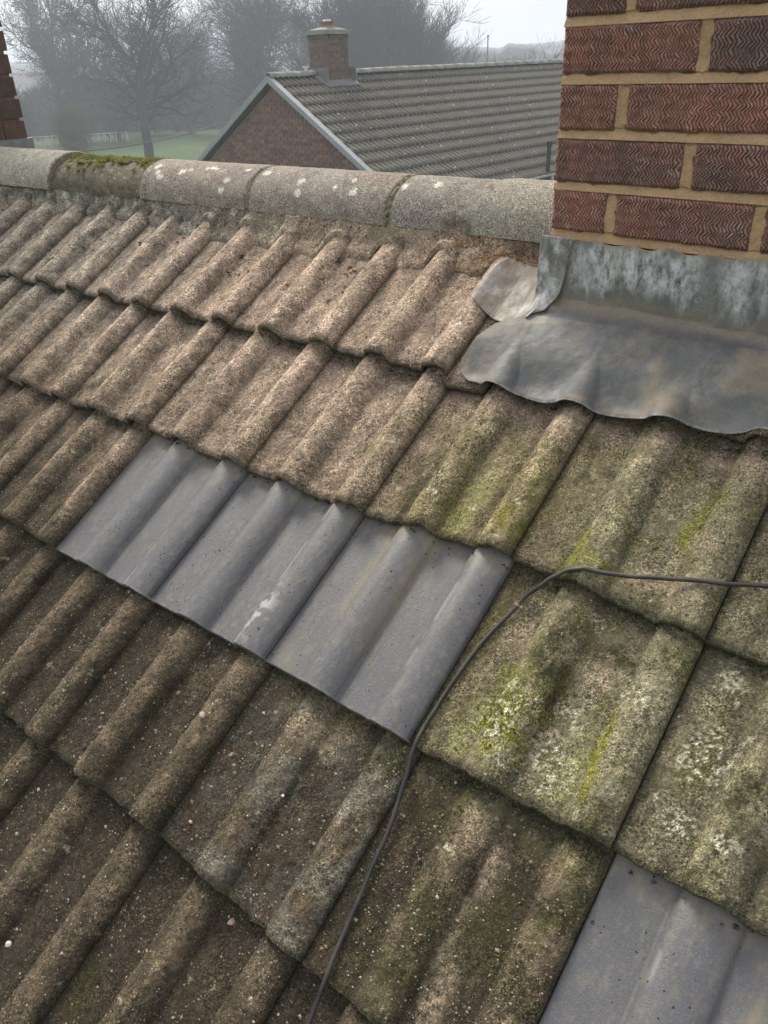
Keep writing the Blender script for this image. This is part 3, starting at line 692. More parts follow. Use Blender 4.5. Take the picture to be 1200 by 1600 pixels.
# ================================================================== NEIGHBOUR CHIMNEY, far left on the same ridge
nb_root = link('chimney', None, house, (-3.215, .02, .10)); nb_root['label'] = 'old chimney at the far left of the ridge'
W2, D2 = .96, .70
c2 = MB(); c2.box(.01, W2 - .01, .01, D2 - .01, -.2, 1.05); c2.build('stack_core', M_joint_far, nb_root)
OB = {}
def oldbrick(L, far=False):
    k_ = (round(L, 3), far)
    if k_ not in OB: OB[k_] = mesh('brick', *box_vf(0, L, 0, .09, 0, .066), M_brick_pale if far else M_brick_old, False)
    return OB[k_]
for row in range(14):
    z = row * .0775 - .05; off = .107 if row % 2 else 0
    for face, L_ in ((0, W2), (1, D2), (2, W2), (3, D2)):
        x = 0; seq = []
        if off: seq.append((0, .100)); x = .1125
        while x < L_ - .03:
            l = min(.215, L_ - x); seq.append((x, l)); x += .2275
        for x, l in seq:
            if face in (1, 3) and (x < .08 or x + l > L_ - .02): 
                x = max(x, .095); l = min(l, L_ - .095 - x)
                if l < .03: continue
            loc = {0: (x, 0, z), 1: (W2, x, z), 2: (W2 - x, D2, z), 3: (0, D2 - x, z)}[face]
            link('brick', oldbrick(l), nb_root, tuple(np.array(loc) + rng.normal(0, .0012, 3)), (0, 0, face * math.pi / 2))
lf = MB(); lf.box(-.012, W2 + .014, -.012, D2 + .014, .10, .185); lf.build('lead_flashing', M_leadfar, nb_root)
lf = MB(); lf.box(-.012, W2 + .014, -.012, D2 + .014, 1.035, 1.10); lf.box(.02, W2 - .02, .02, D2 - .02, 1.10, 1.16); lf.build('flaunching', M_leadfar, nb_root)

def rot_pts(P): 
    c, n = math.cos(PIT), math.sin(PIT); return np.stack([P[:, 0], P[:, 1] * c - P[:, 2] * n, P[:, 1] * n + P[:, 2] * c], -1)
def tile_at(u, s):
    r = np.maximum(np.ceil(s / G), 0).astype(int); k = np.floor(u / W).astype(int); return k, r
def scatter_h(u, s):
    """true tile surface incl. its corrections"""
    k, r = tile_at(u, s); h = np.zeros_like(u); ok = np.ones(len(u), bool)
    for key in set(zip(k.tolist(), r.tolist())):
        mk = (k == key[0]) & (r == key[1]); (d0, e0), (d1, e1) = corr(*key), corr(key[0] + 1, key[1])
        x = (u[mk] - key[0] * W - d0) / ((W + d1 - d0) / W); y = key[1] * G + e0 + (e1 - e0) / W * x - s[mk]
        fl = FLAT.get(key, 1); g_ = key in GREY
        h[mk] = tile_h(x, y, 0 if g_ else fl) + (grey_profile(x) if g_ else 0) + (0 if g_ else rough_h(u[mk], s[mk], 1, 1.35 if key[1] >= 3 else 1))
        ok[mk] = (x > .004) & (x < .294) & (y > .006) & (y < G - .004) & (not g_)
    return h, ok
# ================================================================== CABLE lying over the tiles
CPT = [(1.30, -.125, .019), (1.10, -.183, .019), (0.950, -0.224, 0.0195), (0.875, -0.246, 0.0195), (0.793, -0.269, 0.0195), (0.731, -0.284, 0.0200), (0.702, -0.293, 0.019), (0.679, -0.310, 0.014), (0.660, -0.333, 0.006), (0.643, -0.352, -0.008), (0.627, -0.399, -0.012), (0.612, -0.461, -0.010), (0.606, -0.528, -0.005), (0.605, -0.585, 0.001), (0.608, -0.622, 0.006), (0.612, -0.664, -0.004), (0.625, -0.73, -0.007), (0.636, -0.808, -0.003), (0.644, -0.882, .001), (0.652, -0.927, 0.007), (0.657, -0.985, -0.004), (0.66, -1.06, -0.007), (.665, -1.2, 0), (.67, -1.30, .006)]
def catmull(P, n=8):
    P = [Vector(p) for p in P]; out_ = []
    for i in range(len(P) - 1):
        a_, b_, c_, d_ = P[max(i - 1, 0)], P[i], P[i + 1], P[min(i + 2, len(P) - 1)]
        for j in range(n):
            t = j / n; out_.append(.5 * ((2 * b_) + (c_ - a_) * t + (2 * a_ - 5 * b_ + 4 * c_ - d_) * t * t + (3 * b_ - a_ - 3 * c_ + d_) * t ** 3))
    out_.append(P[-1]); return out_
RM = Matrix.Rotation(PIT, 3, 'X')
def lift(v):
    v = v.copy(); h, _ = scatter_h(np.array([v.x]), np.array([-v.y])); v.z = max(v.z, float(h[0]) + .0036); return v
cp = [lift(v + Vector((float(vn(i * .21, 1., 3)) - .5, float(vn(i * .23, 5., 4)) - .5, 0)) * .004) for i, v in enumerate(catmull(CPT))]
for _ in range(3): cp = [cp[0]] + [Vector((cp[i].x, cp[i].y, max(cp[i].z, (cp[i - 1].z + cp[i + 1].z) / 2))) for i in range(1, len(cp) - 1)] + [cp[-1]]
cp = [RM @ v for v in cp]
cb = MB(); cb.tube(cp, .0033, 10); cable = cb.build('cable', M_cable, smooth=True)
tag(cable, 'thin black cable trailing across the mossy tiles and down past the new grey tiles', 'cable')
i0 = 8 * 9 + 3; tp = cp[i0]; dr = (cp[i0 + 1] - cp[i0 - 1]).normalized()
tb = MB(); tb.tube([tp - dr * .002, tp + dr * .002], .0050, 12); sd = dr.cross(Vector((0, 0, 1))).normalized()
tb.tube([tp - sd * .004, tp - sd * .010], .0016, 6); tb.build('cable_clip', M_tie, cable)

# ================================================================== LOOSE GRIT, MOSS AND PEBBLES
def chips(N, dens, size, cols, seed, only_grey=False):
    q = np.random.default_rng(seed); u = q.uniform(-1.6, 1.05, N); s = q.uniform(-.26, 1.35, N)
    w_ = dens(u, s); keep = q.random(N) < w_; u, s = u[keep], s[keep]
    h, ok = scatter_h(u, s)
    if only_grey:
        k, r = tile_at(u, s); ok = np.array([(a, b) in GREY for a, b in zip(k, r)])
    u, s, h = u[ok], s[ok], h[ok]; n = len(u)
    base = np.array([(1, 0, 0), (-1, 0, 0), (0, 1, 0), (0, -1, 0), (0, 0, 1), (0, 0, -.6)], float)
    Fb = np.array([(0, 2, 4), (2, 1, 4), (1, 3, 4), (3, 0, 4), (2, 0, 5), (1, 2, 5), (3, 1, 5), (0, 3, 5)])
    sz = size(q, n)[:, None, None]; V = base[None] * sz * q.uniform(.55, 1.3, (n, 6, 1))
    an = q.uniform(0, 6.28, n); c, sn_ = np.cos(an), np.sin(an); X = V[..., 0] * c[:, None] - V[..., 1] * sn_[:, None]; Y_ = V[..., 0] * sn_[:, None] + V[..., 1] * c[:, None]
    V = np.stack([X * q.uniform(.8, 1.5, (n, 1)), Y_, V[..., 2] * .7], -1) + np.stack([u, -s, h + sz[:, 0, 0] * .25], -1)[:, None, :]
    F = (Fb[None] + np.arange(n)[:, None, None] * 6).reshape(-1, 3)
    cl_ = cols[q.integers(0, len(cols), n)] * q.uniform(.7, 1.25, (n, 1)); cl_ = np.repeat(cl_, 6, 0)
    return V.reshape(-1, 3), F, cl_
dirty = lambda u, s: np.clip(.10 + .9 * sst(.25, .75, s) + .0 * u, 0, 1) * (.35 + .9 * sst(.4, .65, fbm(u * 14, s * 14, 3, 61)))
V, F, cl_ = chips(120000, dirty, lambda q, n: q.gamma(1.5, .00042, n) + .0003, np.array([(.30, .25, .18), (.36, .31, .23), (.2, .16, .11), (.12, .1, .075), (.26, .19, .13), (.08, .065, .045), (.16, .12, .08), (.42, .38, .30)]), 11)
o = link('grit', mesh('grit', rot_pts(V), F, M_grit, False, {'albedo': cl_})); tag(o, 'loose pale and brown grit lying on the old brown tiles', 'grit', kind='stuff')
gd = lambda u, s: .12 + .9 * np.exp(-((u - .03) / .05) ** 2) * sst(.35, .45, s)
V, F, cl_ = chips(22000, gd, lambda q, n: q.gamma(1.6, .00030, n) + .0003, np.array([(.02, .02, .016), (.035, .03, .02), (.3, .28, .22)]), 12, True)
o = link('grit', mesh('grit', rot_pts(V), F, M_grit, False, {'albedo': cl_})); tag(o, 'black specks of grit scattered on the new grey tiles', 'grit', kind='stuff')

# moss cushions: many short blades on a dome
def cushion(q, P, r, n):
    V = []; 
    th = q.uniform(0, 6.283, n); ph = np.arccos(q.uniform(.0, 1, n)); d_ = np.stack([np.sin(ph) * np.cos(th), np.sin(ph) * np.sin(th), np.cos(ph)], -1)
    base = P + d_ * r * np.array([.7, .7, .45]) * q.uniform(.5, 1, (n, 1)); L_ = r * q.uniform(.18, .45, (n, 1)); tip = base + (d_ + q.normal(0, .5, (n, 3))) * L_
    sd_ = np.cross(d_, q.normal(0, 1, (n, 3))); sd_ /= np.linalg.norm(sd_, axis=1, keepdims=True) + 1e-9; sd2 = np.cross(d_, sd_); w_ = r * .12
    T = np.stack([base + sd_ * w_, base - sd_ * w_ * .5 + sd2 * w_, base - sd_ * w_ * .5 - sd2 * w_, tip], 1)
    return T
def moss_obj(name, items, mat, label, seed):
    q = np.random.default_rng(seed); Ts = [cushion(q, np.array(P), r, n) for P, r, n in items]; T = np.concatenate(Ts); n = len(T)
    F = (np.array([(0, 1, 3), (1, 2, 3), (2, 0, 3)])[None] + np.arange(n)[:, None, None] * 4).reshape(-1, 3)
    o = link(name, mesh(name, T.reshape(-1, 3), F, mat, False)); tag(o, label, 'moss', kind='stuff'); return o
q = np.random.default_rng(3); it = []
for i in range(150):       # thick moss along the top of the second ridge tile
    u = q.uniform(-1.37, -.955); a_ = q.normal(1.55, .28); it.append(((u, YC - math.cos(a_) * .101, ZC + math.sin(a_) * .081), q.uniform(.006, .014), 110))
for i in range(45):
    a_ = q.uniform(.9, 1.9); it.append(((-.952 + q.normal(0, .006), YC - math.cos(a_) * .102, ZC + math.sin(a_) * .085), q.uniform(.004, .009), 50))
for i in range(26):
    a_ = q.uniform(.35, 1.9); it.append(((-.50 + q.normal(0, .004) - .012 * (a_ - 1), YC - math.cos(a_) * .105, ZC + math.sin(a_) * .088), q.uniform(.002, .005), 30))
for i in range(10):
    a_ = q.uniform(1.3, 1.9); it.append(((-.05 + q.normal(0, .006), YC - math.cos(a_) * .105, ZC + math.sin(a_) * .088), q.uniform(.002, .004), 30))
moss_obj('moss', it, M_moss, 'yellow green moss cushions along the top of the second ridge tile from the left', 5)
it = []
def addm(u, s, r, n=40, dz=0):
    h, ok = scatter_h(np.array([u]), np.array([s])); p_ = rot_pts(np.array([[u, -s, h[0] + dz]]))[0]; it.append((p_, r, n))
for i in range(120):       # clumps in the pans below the mortar, upper left
    k = int(q.integers(-6, 0)); x = q.choice([.075, .16, .225, .2]) + q.normal(0, .008); addm(k * W + x, -.10 - abs(q.normal(.10, .05)), q.uniform(.003, .007), 40)
for (u, s, rr, n) in [(-1.144, -.07, .02, 14), (.15, .77, .012, 8), (.33, 1.13, .03, 20), (.87, .70, .03, 16), (.845, .79, .035, 22), (.70, .655, .04, 20), (.555, .66, .03, 10), (-.50, .29, .02, 8), (.71, .54, .04, 34), (.75, .47, .03, 24), (.35, .965, .02, 14)]:
    for i in range(n): addm(u + q.normal(0, rr * .5), s + q.normal(0, rr * .6), q.uniform(.0015, .004), 26)
for r in range(0, 5):      # dirt and moss filling the gap under each nose
    for i in range(260):
        u = q.uniform(-1.7, 1.1); s = r * G + .004 + abs(q.normal(0, .003))
        kk_, rr_ = int(math.floor(u / W)), r + 1
        if (kk_, rr_) in GREY and q.random() < .6: continue
        addm(u, s, q.uniform(.0025, .0055), 26, .0)
moss_obj('moss', it, M_darkmoss, 'dark moss tucked under the tile noses and in the pans of the old tiles', 6)

def pebble(u, s, r, asp, label, seed, mat=M_pebble):
    import bmesh
    bm = bmesh.new(); bmesh.ops.create_icosphere(bm, subdivisions=3, radius=1); q_ = np.random.default_rng(seed)
    for v in bm.verts:
        f = 1 + (float(vn(v.co.x * 1.5 + 5, v.co.y * 1.5 + v.co.z, seed)) - .5) * .5; v.co = Vector((v.co.x * r * asp, v.co.y * r, v.co.z * r * .62)) * f
    me = bpy.data.meshes.new('pebble'); bm.to_mesh(me); bm.free(); me.materials.append(mat); me.polygons.foreach_set('use_smooth', [True] * len(me.polygons))
    h, ok = scatter_h(np.array([u]), np.array([s])); o = link('pebble', me, None, rot_pts(np.array([[u, -s, h[0] + r * .4]]))[0], (PIT, 0, q_.uniform(0, 3)))
    tag(o, label, 'pebble', 'small stones lying on the tiles'); return o
M_pw = mat_simple('white_stone', (.62, .58, .46), (.7, .66, .55), 60, 300, .7, .0003)
M_pp = mat_simple('pink_stone', (.38, .24, .19), (.46, .32, .26), 60, 300, .7, .0003)
pebble(.478, .953, .0042, 1.6, 'pinkish oval pebble on dark old tile near the bottom left', 1, M_pp)
pebble(.170, 1.172, .0040, 1.2, 'cream white pebble at the lower left edge of the photo', 2, M_pw)
pebble(.455, .776, .0024, 1.1, 'tiny white round pebble left of the cable', 3, M_pw)
pebble(.340, .88, .0034, 1.2, 'brown pebble in the pan of a dark tile left of the cable', 4)
pebble(.262, .742, .0052, 1.3, 'tan crumb of mortar at the roll of a dark tile below the grey tiles', 5)

# ================================================================== GROUND
GZ = -5.2
def ring(r): return [(math.cos(a) * r, math.sin(a) * r) for a in np.linspace(0, 2 * math.pi, 65)[:-1]]
gm = MB(); rs_ = [0.5, 30, 60, 100, 180, 320, 560]; V = [(0, 0, GZ)]; F = []
for i, rr in enumerate(rs_):
    V += [(x, y, GZ) for x, y in ring(rr)]
n = 64
F += [(0, 1 + k, 1 + (k + 1) % n) for k in range(n)]
for i in range(len(rs_) - 1): F += [(1 + i * n + k, 1 + (i + 1) * n + k, 1 + (i + 1) * n + (k + 1) % n, 1 + i * n + (k + 1) % n) for k in range(n)]
go = link('grass_field', mesh('grass_field', V, F, M_grass, False)); tag(go, 'green playing field beyond the houses', kind='structure')
def az_pt(px_az, dist, z=GZ):   # bearing in degrees from north-ish (+y), distance from the camera
    a = R_(px_az); return Vector((CAM.x + math.sin(a) * dist, CAM.y + math.cos(a) * dist, z))
pv = MB(); pts_ = [az_pt(-66, 97), az_pt(-52, 103), az_pt(-44, 112), az_pt(-30, 150)]
V = []; 
for p_ in pts_:
    dd = (p_ - Vector((CAM.x, CAM.y, GZ))).normalized(); V += [(p_.x, p_.y, GZ + .006), tuple((p_ + dd * 7) + Vector((0, 0, .006)))]
ro = link('road', mesh('road', V, [(2 * i, 2 * i + 2, 2 * i + 3, 2 * i + 1) for i in range(3)], M_road, False)); tag(ro, kind='structure')

# far rising ground with woodland
def hill(az0, az1, d0, h, seed, name='wooded_hill'):
    n_ = 160; V = []; 
    for i in range(n_):
        a_ = az0 + (az1 - az0) * i / (n_ - 1); p_ = az_pt(a_, d0); hh = h * (.75 + .5 * float(fbm(np.array(i * .11), np.array(1.), 3, seed))) + float(vn(np.array(i * 1.3), np.array(2.), seed)) * .9
        p2 = az_pt(a_, d0 + 60); V += [(p_.x, p_.y, GZ), (p_.x, p_.y, GZ + hh * .8), (p2.x, p2.y, GZ + hh), (p2.x, p2.y, GZ)]
    F = [(4 * i + k, 4 * i + 4 + k, 4 * i + 5 + k, 4 * i + 1 + k) for i in range(n_ - 1) for k in range(3)]
    o = link(name, mesh(name, V, F, M_farwood, True)); tag(o, kind='structure')
hill(-75, -10, 330, 9.0, 71)
hill(-36, -10, 190, 6.6, 75, 'tree_belt')

# ================================================================== FAR HOUSE
AP = Vector((-12.8424, 12.4902, .2609)); PH = 0.08457; P2 = 0.53417; HW = 4.38 * math.cos(P2)
fh = link('brick_house', None, None, (AP.x, AP.y, 0), (0, 0, -PH)); tag(fh, 'red brick gabled house with mossy dark tiled roof and chimney beyond the ridge', 'house')
# local frame: x to the right (towards the visible slope), y along its ridge, z up; ridge at z = AP.z
LEN = 19.0; RZ = AP.z; EZ = RZ - HW * math.tan(P2)
wm = MB(); wm.add([(-HW + .25, .13, GZ), (HW - .25, .13, GZ), (HW - .25, .13, EZ), (0, .13, RZ - .16), (-HW + .25, .13, EZ), (-HW + .25, LEN, GZ), (HW - .25, LEN, GZ), (HW - .25, LEN, EZ), (0, LEN, RZ - .16), (-HW + .25, LEN, EZ)],
    [(0, 1, 2, 3, 4), (9, 8, 7, 6, 5), (1, 6, 7, 2), (5, 0, 4, 9)])
wall = wm.build('wall', M_joint_far, fh)
# gable bricks one by one where they show largest, joined below
bz, bl = .075, .225; visn = 0; low = MB()
ztop = RZ - .20
row = 0
z = ztop - .065
cutc = {}
def fbrick(L):
    k_ = round(L, 2)
    if k_ not in cutc: cutc[k_] = mesh('brick', *box_vf(0, k_, 0, .10, 0, .064), M_brick_far, False)
    return cutc[k_]
while z > GZ:
    half = min((RZ - .20 - z - .065) / math.tan(P2), HW - .27)
    x = -half - ((row % 2) * bl / 2) % bl; x = math.floor(-half / bl) * bl + (row % 2) * bl / 2 - bl
    while x < half:
        a_, b_ = max(x, -half), min(x + bl - .011, half)
        if b_ - a_ > .04:
            if visn < 290 and z > -1.55: link('brick', fbrick(b_ - a_), wall, (a_, .115 + random.uniform(-.002, .002), z)); visn += 1
            elif z > -3.2: low.box(a_, b_, .117, .16, z, z + .064)
        x += bl
    z -= bz; row += 1
lo = low.build('brick_courses', M_brick_far, wall); lo['kind'] = 'stuff'
# roof slopes
def slope_frame(sgn):
    # returns parent-space matrix: local x along ridge, y up-slope, z normal
    ry = Vector((0, 1, 0)); dn = Vector((sgn * math.cos(P2), 0, -math.sin(P2))); return ry, -dn, (Vector((sgn * math.sin(P2), 0, math.cos(P2))))
rd = MB()
for sgn in (1, -1):
    e = HW
    z0 = RZ - .05; V = [(0, .0, z0), (0, LEN, z0), (sgn * e, LEN, z0 - e * math.tan(P2)), (sgn * e, 0, z0 - e * math.tan(P2))]; V += [(a, b, c - .06) for a, b, c in V]
    F = [(0, 1, 2, 3), (7, 6, 5, 4), (0, 3, 7, 4), (1, 5, 6, 2), (3, 2, 6, 7), (0, 4, 5, 1)]
    rd.add(V, F)
froof = rd.build('roof', M_slate, fh)
GF = .345; WF = .30
def far_tile_me():
    nx = 19; xs = np.linspace(0, .298, nx); ys = np.array([0.02, 0, 0, .12, .37]); dr_ = np.array([.05, .05, 0, 0, 0])
    X, Y = np.meshgrid(xs, ys, indexing='ij'); Z = profile(X) * 1.5 - Y * (.05 / GF) - dr_[None]
    return mesh('roof_tile', np.stack([X, Y, Z], -1).reshape(-1, 3), gridF(nx, 5), M_fartile, True, {'relief': np.clip((profile(X) / RH), 0, 1).ravel() ** 2})
ft = far_tile_me(); ncol = int(LEN / WF); nrow = 13
cand = []
for sgn in (1, -1):
    ry, up, nn = slope_frame(sgn)
    for r in range(nrow):
        for c in range(ncol):
            sd = (r + 1) * GF; yy = c * WF if sgn == 1 else (c + 1) * WF
            p_ = Vector((0, yy, RZ)) - up * sd + nn * .0
            cand.append((sgn, r, c, p_, ry, up, nn))
wm_ = Matrix.Rotation(-PH, 4, 'Z')
front = sorted([t for t in cand if t[0] == 1 and t[2] * WF < 13], key=lambda t: ((wm_ @ t[3]) + Vector((AP.x, AP.y, 0)) - CAM).length)
front = [t for t in front if not (t[1] >= 7 and t[2] < (t[1] - 6) * 1.6)]
single = set((t[0], t[1], t[2]) for t in front[:290])
rest = []; bV = np.empty(len(ft.vertices) * 3); ft.vertices.foreach_get('co', bV); bV = bV.reshape(-1, 3); bF = gridF(19, 5); rel0 = np.empty(len(bV)); ft.attributes['relief'].data.foreach_get('value', rel0)
for sgn, r, c, p_, ry, up, nn in cand:
    xa = ry * (1 if sgn == 1 else -1); q_ = p_ + nn * random.uniform(-.003, .003)
    mt4 = Matrix(((xa.x, up.x, nn.x, q_.x), (xa.y, up.y, nn.y, q_.y), (xa.z, up.z, nn.z, q_.z), (0, 0, 0, 1)))
    if (sgn, r, c) in single:
        o = link('roof_tile', ft, froof); o.matrix_local = mt4
    else:
        m3 = np.array(mt4); rest.append(bV @ m3[:3, :3].T + m3[:3, 3])
RV = np.concatenate(rest); RF = (bF[None] + (np.arange(len(rest)) * len(bV))[:, None, None]).reshape(-1, 4)
o = link('tile_courses', mesh('tile_courses', RV, RF, M_fartile, True, {'relief': np.tile(rel0, len(rest))}), froof); o['kind'] = 'stuff'
# ridge tiles
rt = MB(); nn_ = 9
for i in range(nn_):
    a_ = math.pi * i / (nn_ - 1)
Vr = []; Fr = []
for j, yy in enumerate((0, .445)):
    for rr in (.115, .095):
        Vr += [(-math.cos(math.pi * i / 8) * rr, yy, math.sin(math.pi * i / 8) * rr * .8) for i in range(9)]
for i in range(8): Fr += [(i, i + 1, 19 + i, 18 + i), (9 + i, 27 + i, 28 + i, 10 + i), (i, 9 + i, 10 + i, i + 1), (18 + i, 19 + i, 28 + i, 27 + i)]
rme = mesh('ridge_tile', Vr, Fr, M_concrete, True)
for i in range(int(LEN / .45)):
    if 1.35 < i * .45 + .2 < 2.35: continue
    link('ridge_tile', rme, fh, (0, i * .45, RZ + .0 + random.uniform(-.006, .008)), (0, 0, 0))
# verge boards, gutter and pipes
for sgn in (1, -1):
    v_ = MB(); e = HW + .05
    A0 = Vector((0, -.03, RZ - .01)); B0 = Vector((sgn * e, -.03, RZ - .01 - e * math.tan(P2))); off = Vector((0, 0, -.09)); t2 = Vector((0, .06, 0))
    V = [A0, B0, B0 + off, A0 + off, A0 + t2, B0 + t2, B0 + off + t2, A0 + off + t2]
    v_.add(V, [(0, 1, 2, 3), (7, 6, 5, 4), (0, 4, 5, 1), (3, 2, 6, 7), (1, 5, 6, 2), (0, 3, 7, 4)])
    ox = MB(); V = [A0 + Vector((0, -.005, .035)), B0 + Vector((0, -.005, .035)), B0 + Vector((0, -.005, -.02)), A0 + Vector((0, -.005, -.02)), A0 + Vector((0, .12, .045)), B0 + Vector((0, .12, .045)), B0 + Vector((0, .12, .0)), A0 + Vector((0, .12, .0))]
    ox.add(V, [(0, 1, 2, 3), (7, 6, 5, 4), (0, 4, 5, 1), (3, 2, 6, 7), (1, 5, 6, 2), (0, 3, 7, 4)])
    v_.build('verge_board', M_verge, fh); ox.build('verge_capping', M_verge, fh)
xg = HW + .03; zg = RZ - xg * math.tan(P2) - .03
gt = MB()
for i in range(6): pass
n_ = 8; V = []
for yy in (-.02, LEN):
    for rr in (.062, .056): V += [(xg + .05 - math.cos(math.pi * i / n_) * rr, yy, zg - math.sin(math.pi * i / n_) * rr) for i in range(n_ + 1)]
m_ = n_ + 1; F = []
for i in range(n_): F += [(i, 2 * m_ + i, 2 * m_ + i + 1, i + 1), (m_ + i, m_ + i + 1, 3 * m_ + i + 1, 3 * m_ + i), (i, i + 1, m_ + i + 1, m_ + i)]
F += [(0, m_, 3 * m_, 2 * m_), (n_, 2 * m_ + n_, 3 * m_ + n_, m_ + n_)]
gt.add(V, F); gt.build('gutter', M_white, fh)
pp = MB(); pp.tube([(xg + .02, 5.25, GZ), (xg + .02, 5.25, zg + .62)], .05, 12); pp.tube([(xg + .02, 5.25, zg + .60), (xg + .02, 5.25, zg + .72)], .07, 12); pp.build('vent_pipe', M_dark, fh)
dp = MB(); dp.tube([(xg + .05, 5.42, zg - .06), (xg + .05, 5.42, GZ)], .035, 10); dp.build('downpipe', M_white, fh)
# chimney on the far ridge
fc = link('chimney', None, fh, (-.28, 1.50, RZ - .35)); CWf, CDf = .56, .70
q_ = MB(); q_.box(.01, CWf - .01, .01, CDf - .01, -.3, 1.18); q_.build('stack_core', M_joint_far, fc)
for row in range(15):
    z = row * .075; off = row % 2; pr_ = .03 if row >= 14 else 0
    for face, L_ in ((0, CWf), (1, CDf), (2, CWf), (3, CDf)):
        x = 0; seq = []
        if off ^ (face % 2): seq.append((0, .102)); x = .113
        while x < L_ - .03:
            l = min(.214, L_ - x); seq.append((x, l)); x += .225
        for x, l in seq:
            if face % 2: 
                x2 = max(x, .104); l = min(x + l, L_ - .104) - x2; x = x2
                if l < .03: continue
            loc = {0: (x, -pr_, z), 1: (CWf + pr_, x, z), 2: (CWf - x, CDf + pr_, z), 3: (-pr_, CDf - x, z)}[face]
            link('brick', oldbrick(l, True), fc, loc, (0, 0, face * math.pi / 2))
cp_ = MB(); cp_.box(-.07, CWf + .07, -.07, CDf + .07, 1.125, 1.21); cp_.build('capping', M_concrete, fc)
cp_ = MB(); cp_.add([(-.0, -.0, 1.21), (CWf, 0, 1.21), (CWf, CDf, 1.21), (0, CDf, 1.21), (.2, .25, 1.28), (CWf - .2, .25, 1.28), (CWf - .2, CDf - .25, 1.28), (.2, CDf - .25, 1.28)], [(0, 1, 5, 4), (1, 2, 6, 5), (2, 3, 7, 6), (3, 0, 4, 7), (4, 5, 6, 7)]); cp_.build('flaunching', M_concrete, fc)
po = MB(); po.tube([(.28, .35, 1.24), (.28, .35, 1.34), (.28, .35, 1.345), (.28, .35, 1.38)], [.14, .13, .16, .15], 18); po.build('chimney_pot', M_clay, fc, smooth=True)
po = MB(); po.tube([(.28, .35, 1.38), (.28, .35, 1.42)], [.10, .08], 16); po.build('pot_cap', M_white, fc, smooth=True)
# lead saddle round its foot
sd_ = MB(); sx = math.tan(P2)
for (x0, x1) in ((CWf - .34, CWf - .34 + .22),):
    z0 = RZ - x0 * sx + .045; z1 = RZ - x1 * sx + .045
    sd_.add([(x0 - .1, 1.28, z0 + .1 * sx + .01), (x1, 1.34, z1), (x1, 2.36, z1), (x0 - .1, 2.42, z0 + .1 * sx + .01), (x0 - .1, 1.28, z0 + .02), (x1, 1.34, z1 - .03), (x1, 2.36, z1 - .03), (x0 - .1, 2.42, z0 + .02)], [(0, 1, 2, 3), (7, 6, 5, 4), (0, 4, 5, 1), (1, 5, 6, 2), (2, 6, 7, 3)])
sd_.box(-.40, .40, 1.385, 1.42, RZ - .15, RZ + .13); sd_.box(-.40, .40, 2.28, 2.315, RZ - .15, RZ + .13); sd_.build('lead_saddle', M_leadfar, fh)
vp = MB(); vp.tube([(0, 1.12, RZ + .05), (0, 1.12, RZ + .15)], .04, 10); vp.tube([(0, 1.12, RZ + .15), (0, 1.12, RZ + .18)], .075, 12); vp.build('ridge_vent', M_white, fh)

# ================================================================== TREES
def grow_tree(seed, H, trunk_r, spread=.5, first=.25, levels=5, lean=(0, 0), stems=1, upright=.35, twig=.012, fan=3, minr=.006, nmax=9000):
    q = random.Random(seed); tv, tf, cv, cf = [], [], [], []
    cnt = [0]
    def seg(p0, p1, r0, r1, V, F, n):
        d = (p1 - p0); 
        if d.length < 1e-6: return
        d.normalize(); a = d.cross(Vector((.3, .2, 1))); a.normalize(); b = a.cross(d); k = len(V)
        for p, r in ((p0, r0), (p1, r1)):
            for i in range(n): t = 2 * math.pi * i / n; V.append(tuple(p + (a * math.cos(t) + b * math.sin(t)) * r))
        for i in range(n): F.append((k + i, k + (i + 1) % n, k + n + (i + 1) % n, k + n + i))
    todo = []
    def br(p, d, L, r, lev):
        if cnt[0] > nmax: return
        n = 5 if lev == 0 else (4 if lev <= 2 else 3); steps = 6 if lev == 0 else (4 if lev <= 2 else 3)
        V, F = (tv, tf) if lev <= 1 else (cv, cf)
        r1 = r * (.45 if lev else .4); cur = p.copy(); dd = d.copy(); kids = []
        for s in range(steps):
            wob = .10 if lev == 0 else .26
            dd = (dd + Vector((q.gauss(0, wob), q.gauss(0, wob), q.gauss(0, wob * .6) + upright * .14 * (lev > 0)))).normalized()
            nx_ = cur + dd * (L / steps); ra = r + (r1 - r) * s / steps; rb = r + (r1 - r) * (s + 1) / steps
            seg(cur, nx_, ra, rb, V, F, n); cnt[0] += 1
            cur = nx_; t = (s + 1) / steps
            if lev < levels and (t > first or lev > 0):
                for _ in range(fan if lev == 0 else (2 if lev < 4 else 2)):
                    if q.random() < (.95 if lev < 3 else .8):
                        ax = Vector((q.gauss(0, 1), q.gauss(0, 1), q.gauss(0, .5))); side = (ax - dd * ax.dot(dd)).normalized()
                        an = q.uniform(.45, .95) * (spread + .5)
                        nd = (dd * math.cos(an) + side * math.sin(an)); kids.append((cur.copy(), nd, L * q.uniform(.42, .68) * (1.15 - .45 * t if lev == 0 else 1), max(rb * q.uniform(.45, .7), minr)))
        kids.append((cur.copy(), dd, L * .5, max(r1 * .9, minr)))
        if lev < levels:
            todo.extend((k_[0], k_[1], k_[2], k_[3], lev + 1) for k_ in kids)
    for s in range(stems):
        d = Vector((lean[0] + q.gauss(0, .16 if stems > 1 else .04), lean[1] + q.gauss(0, .16 if stems > 1 else .04), 1)).normalized()
        br(Vector((q.gauss(0, .35 if stems > 1 else 0), q.gauss(0, .35 if stems > 1 else 0), -.1)), d, H * (.62 if stems == 1 else .5), trunk_r, 0)
    while todo and cnt[0] <= nmax:
        nxt = todo; todo = []; q.shuffle(nxt)
        for k_ in nxt: br(*k_)
    return (tv, tf), (cv, cf)
_tm = {}
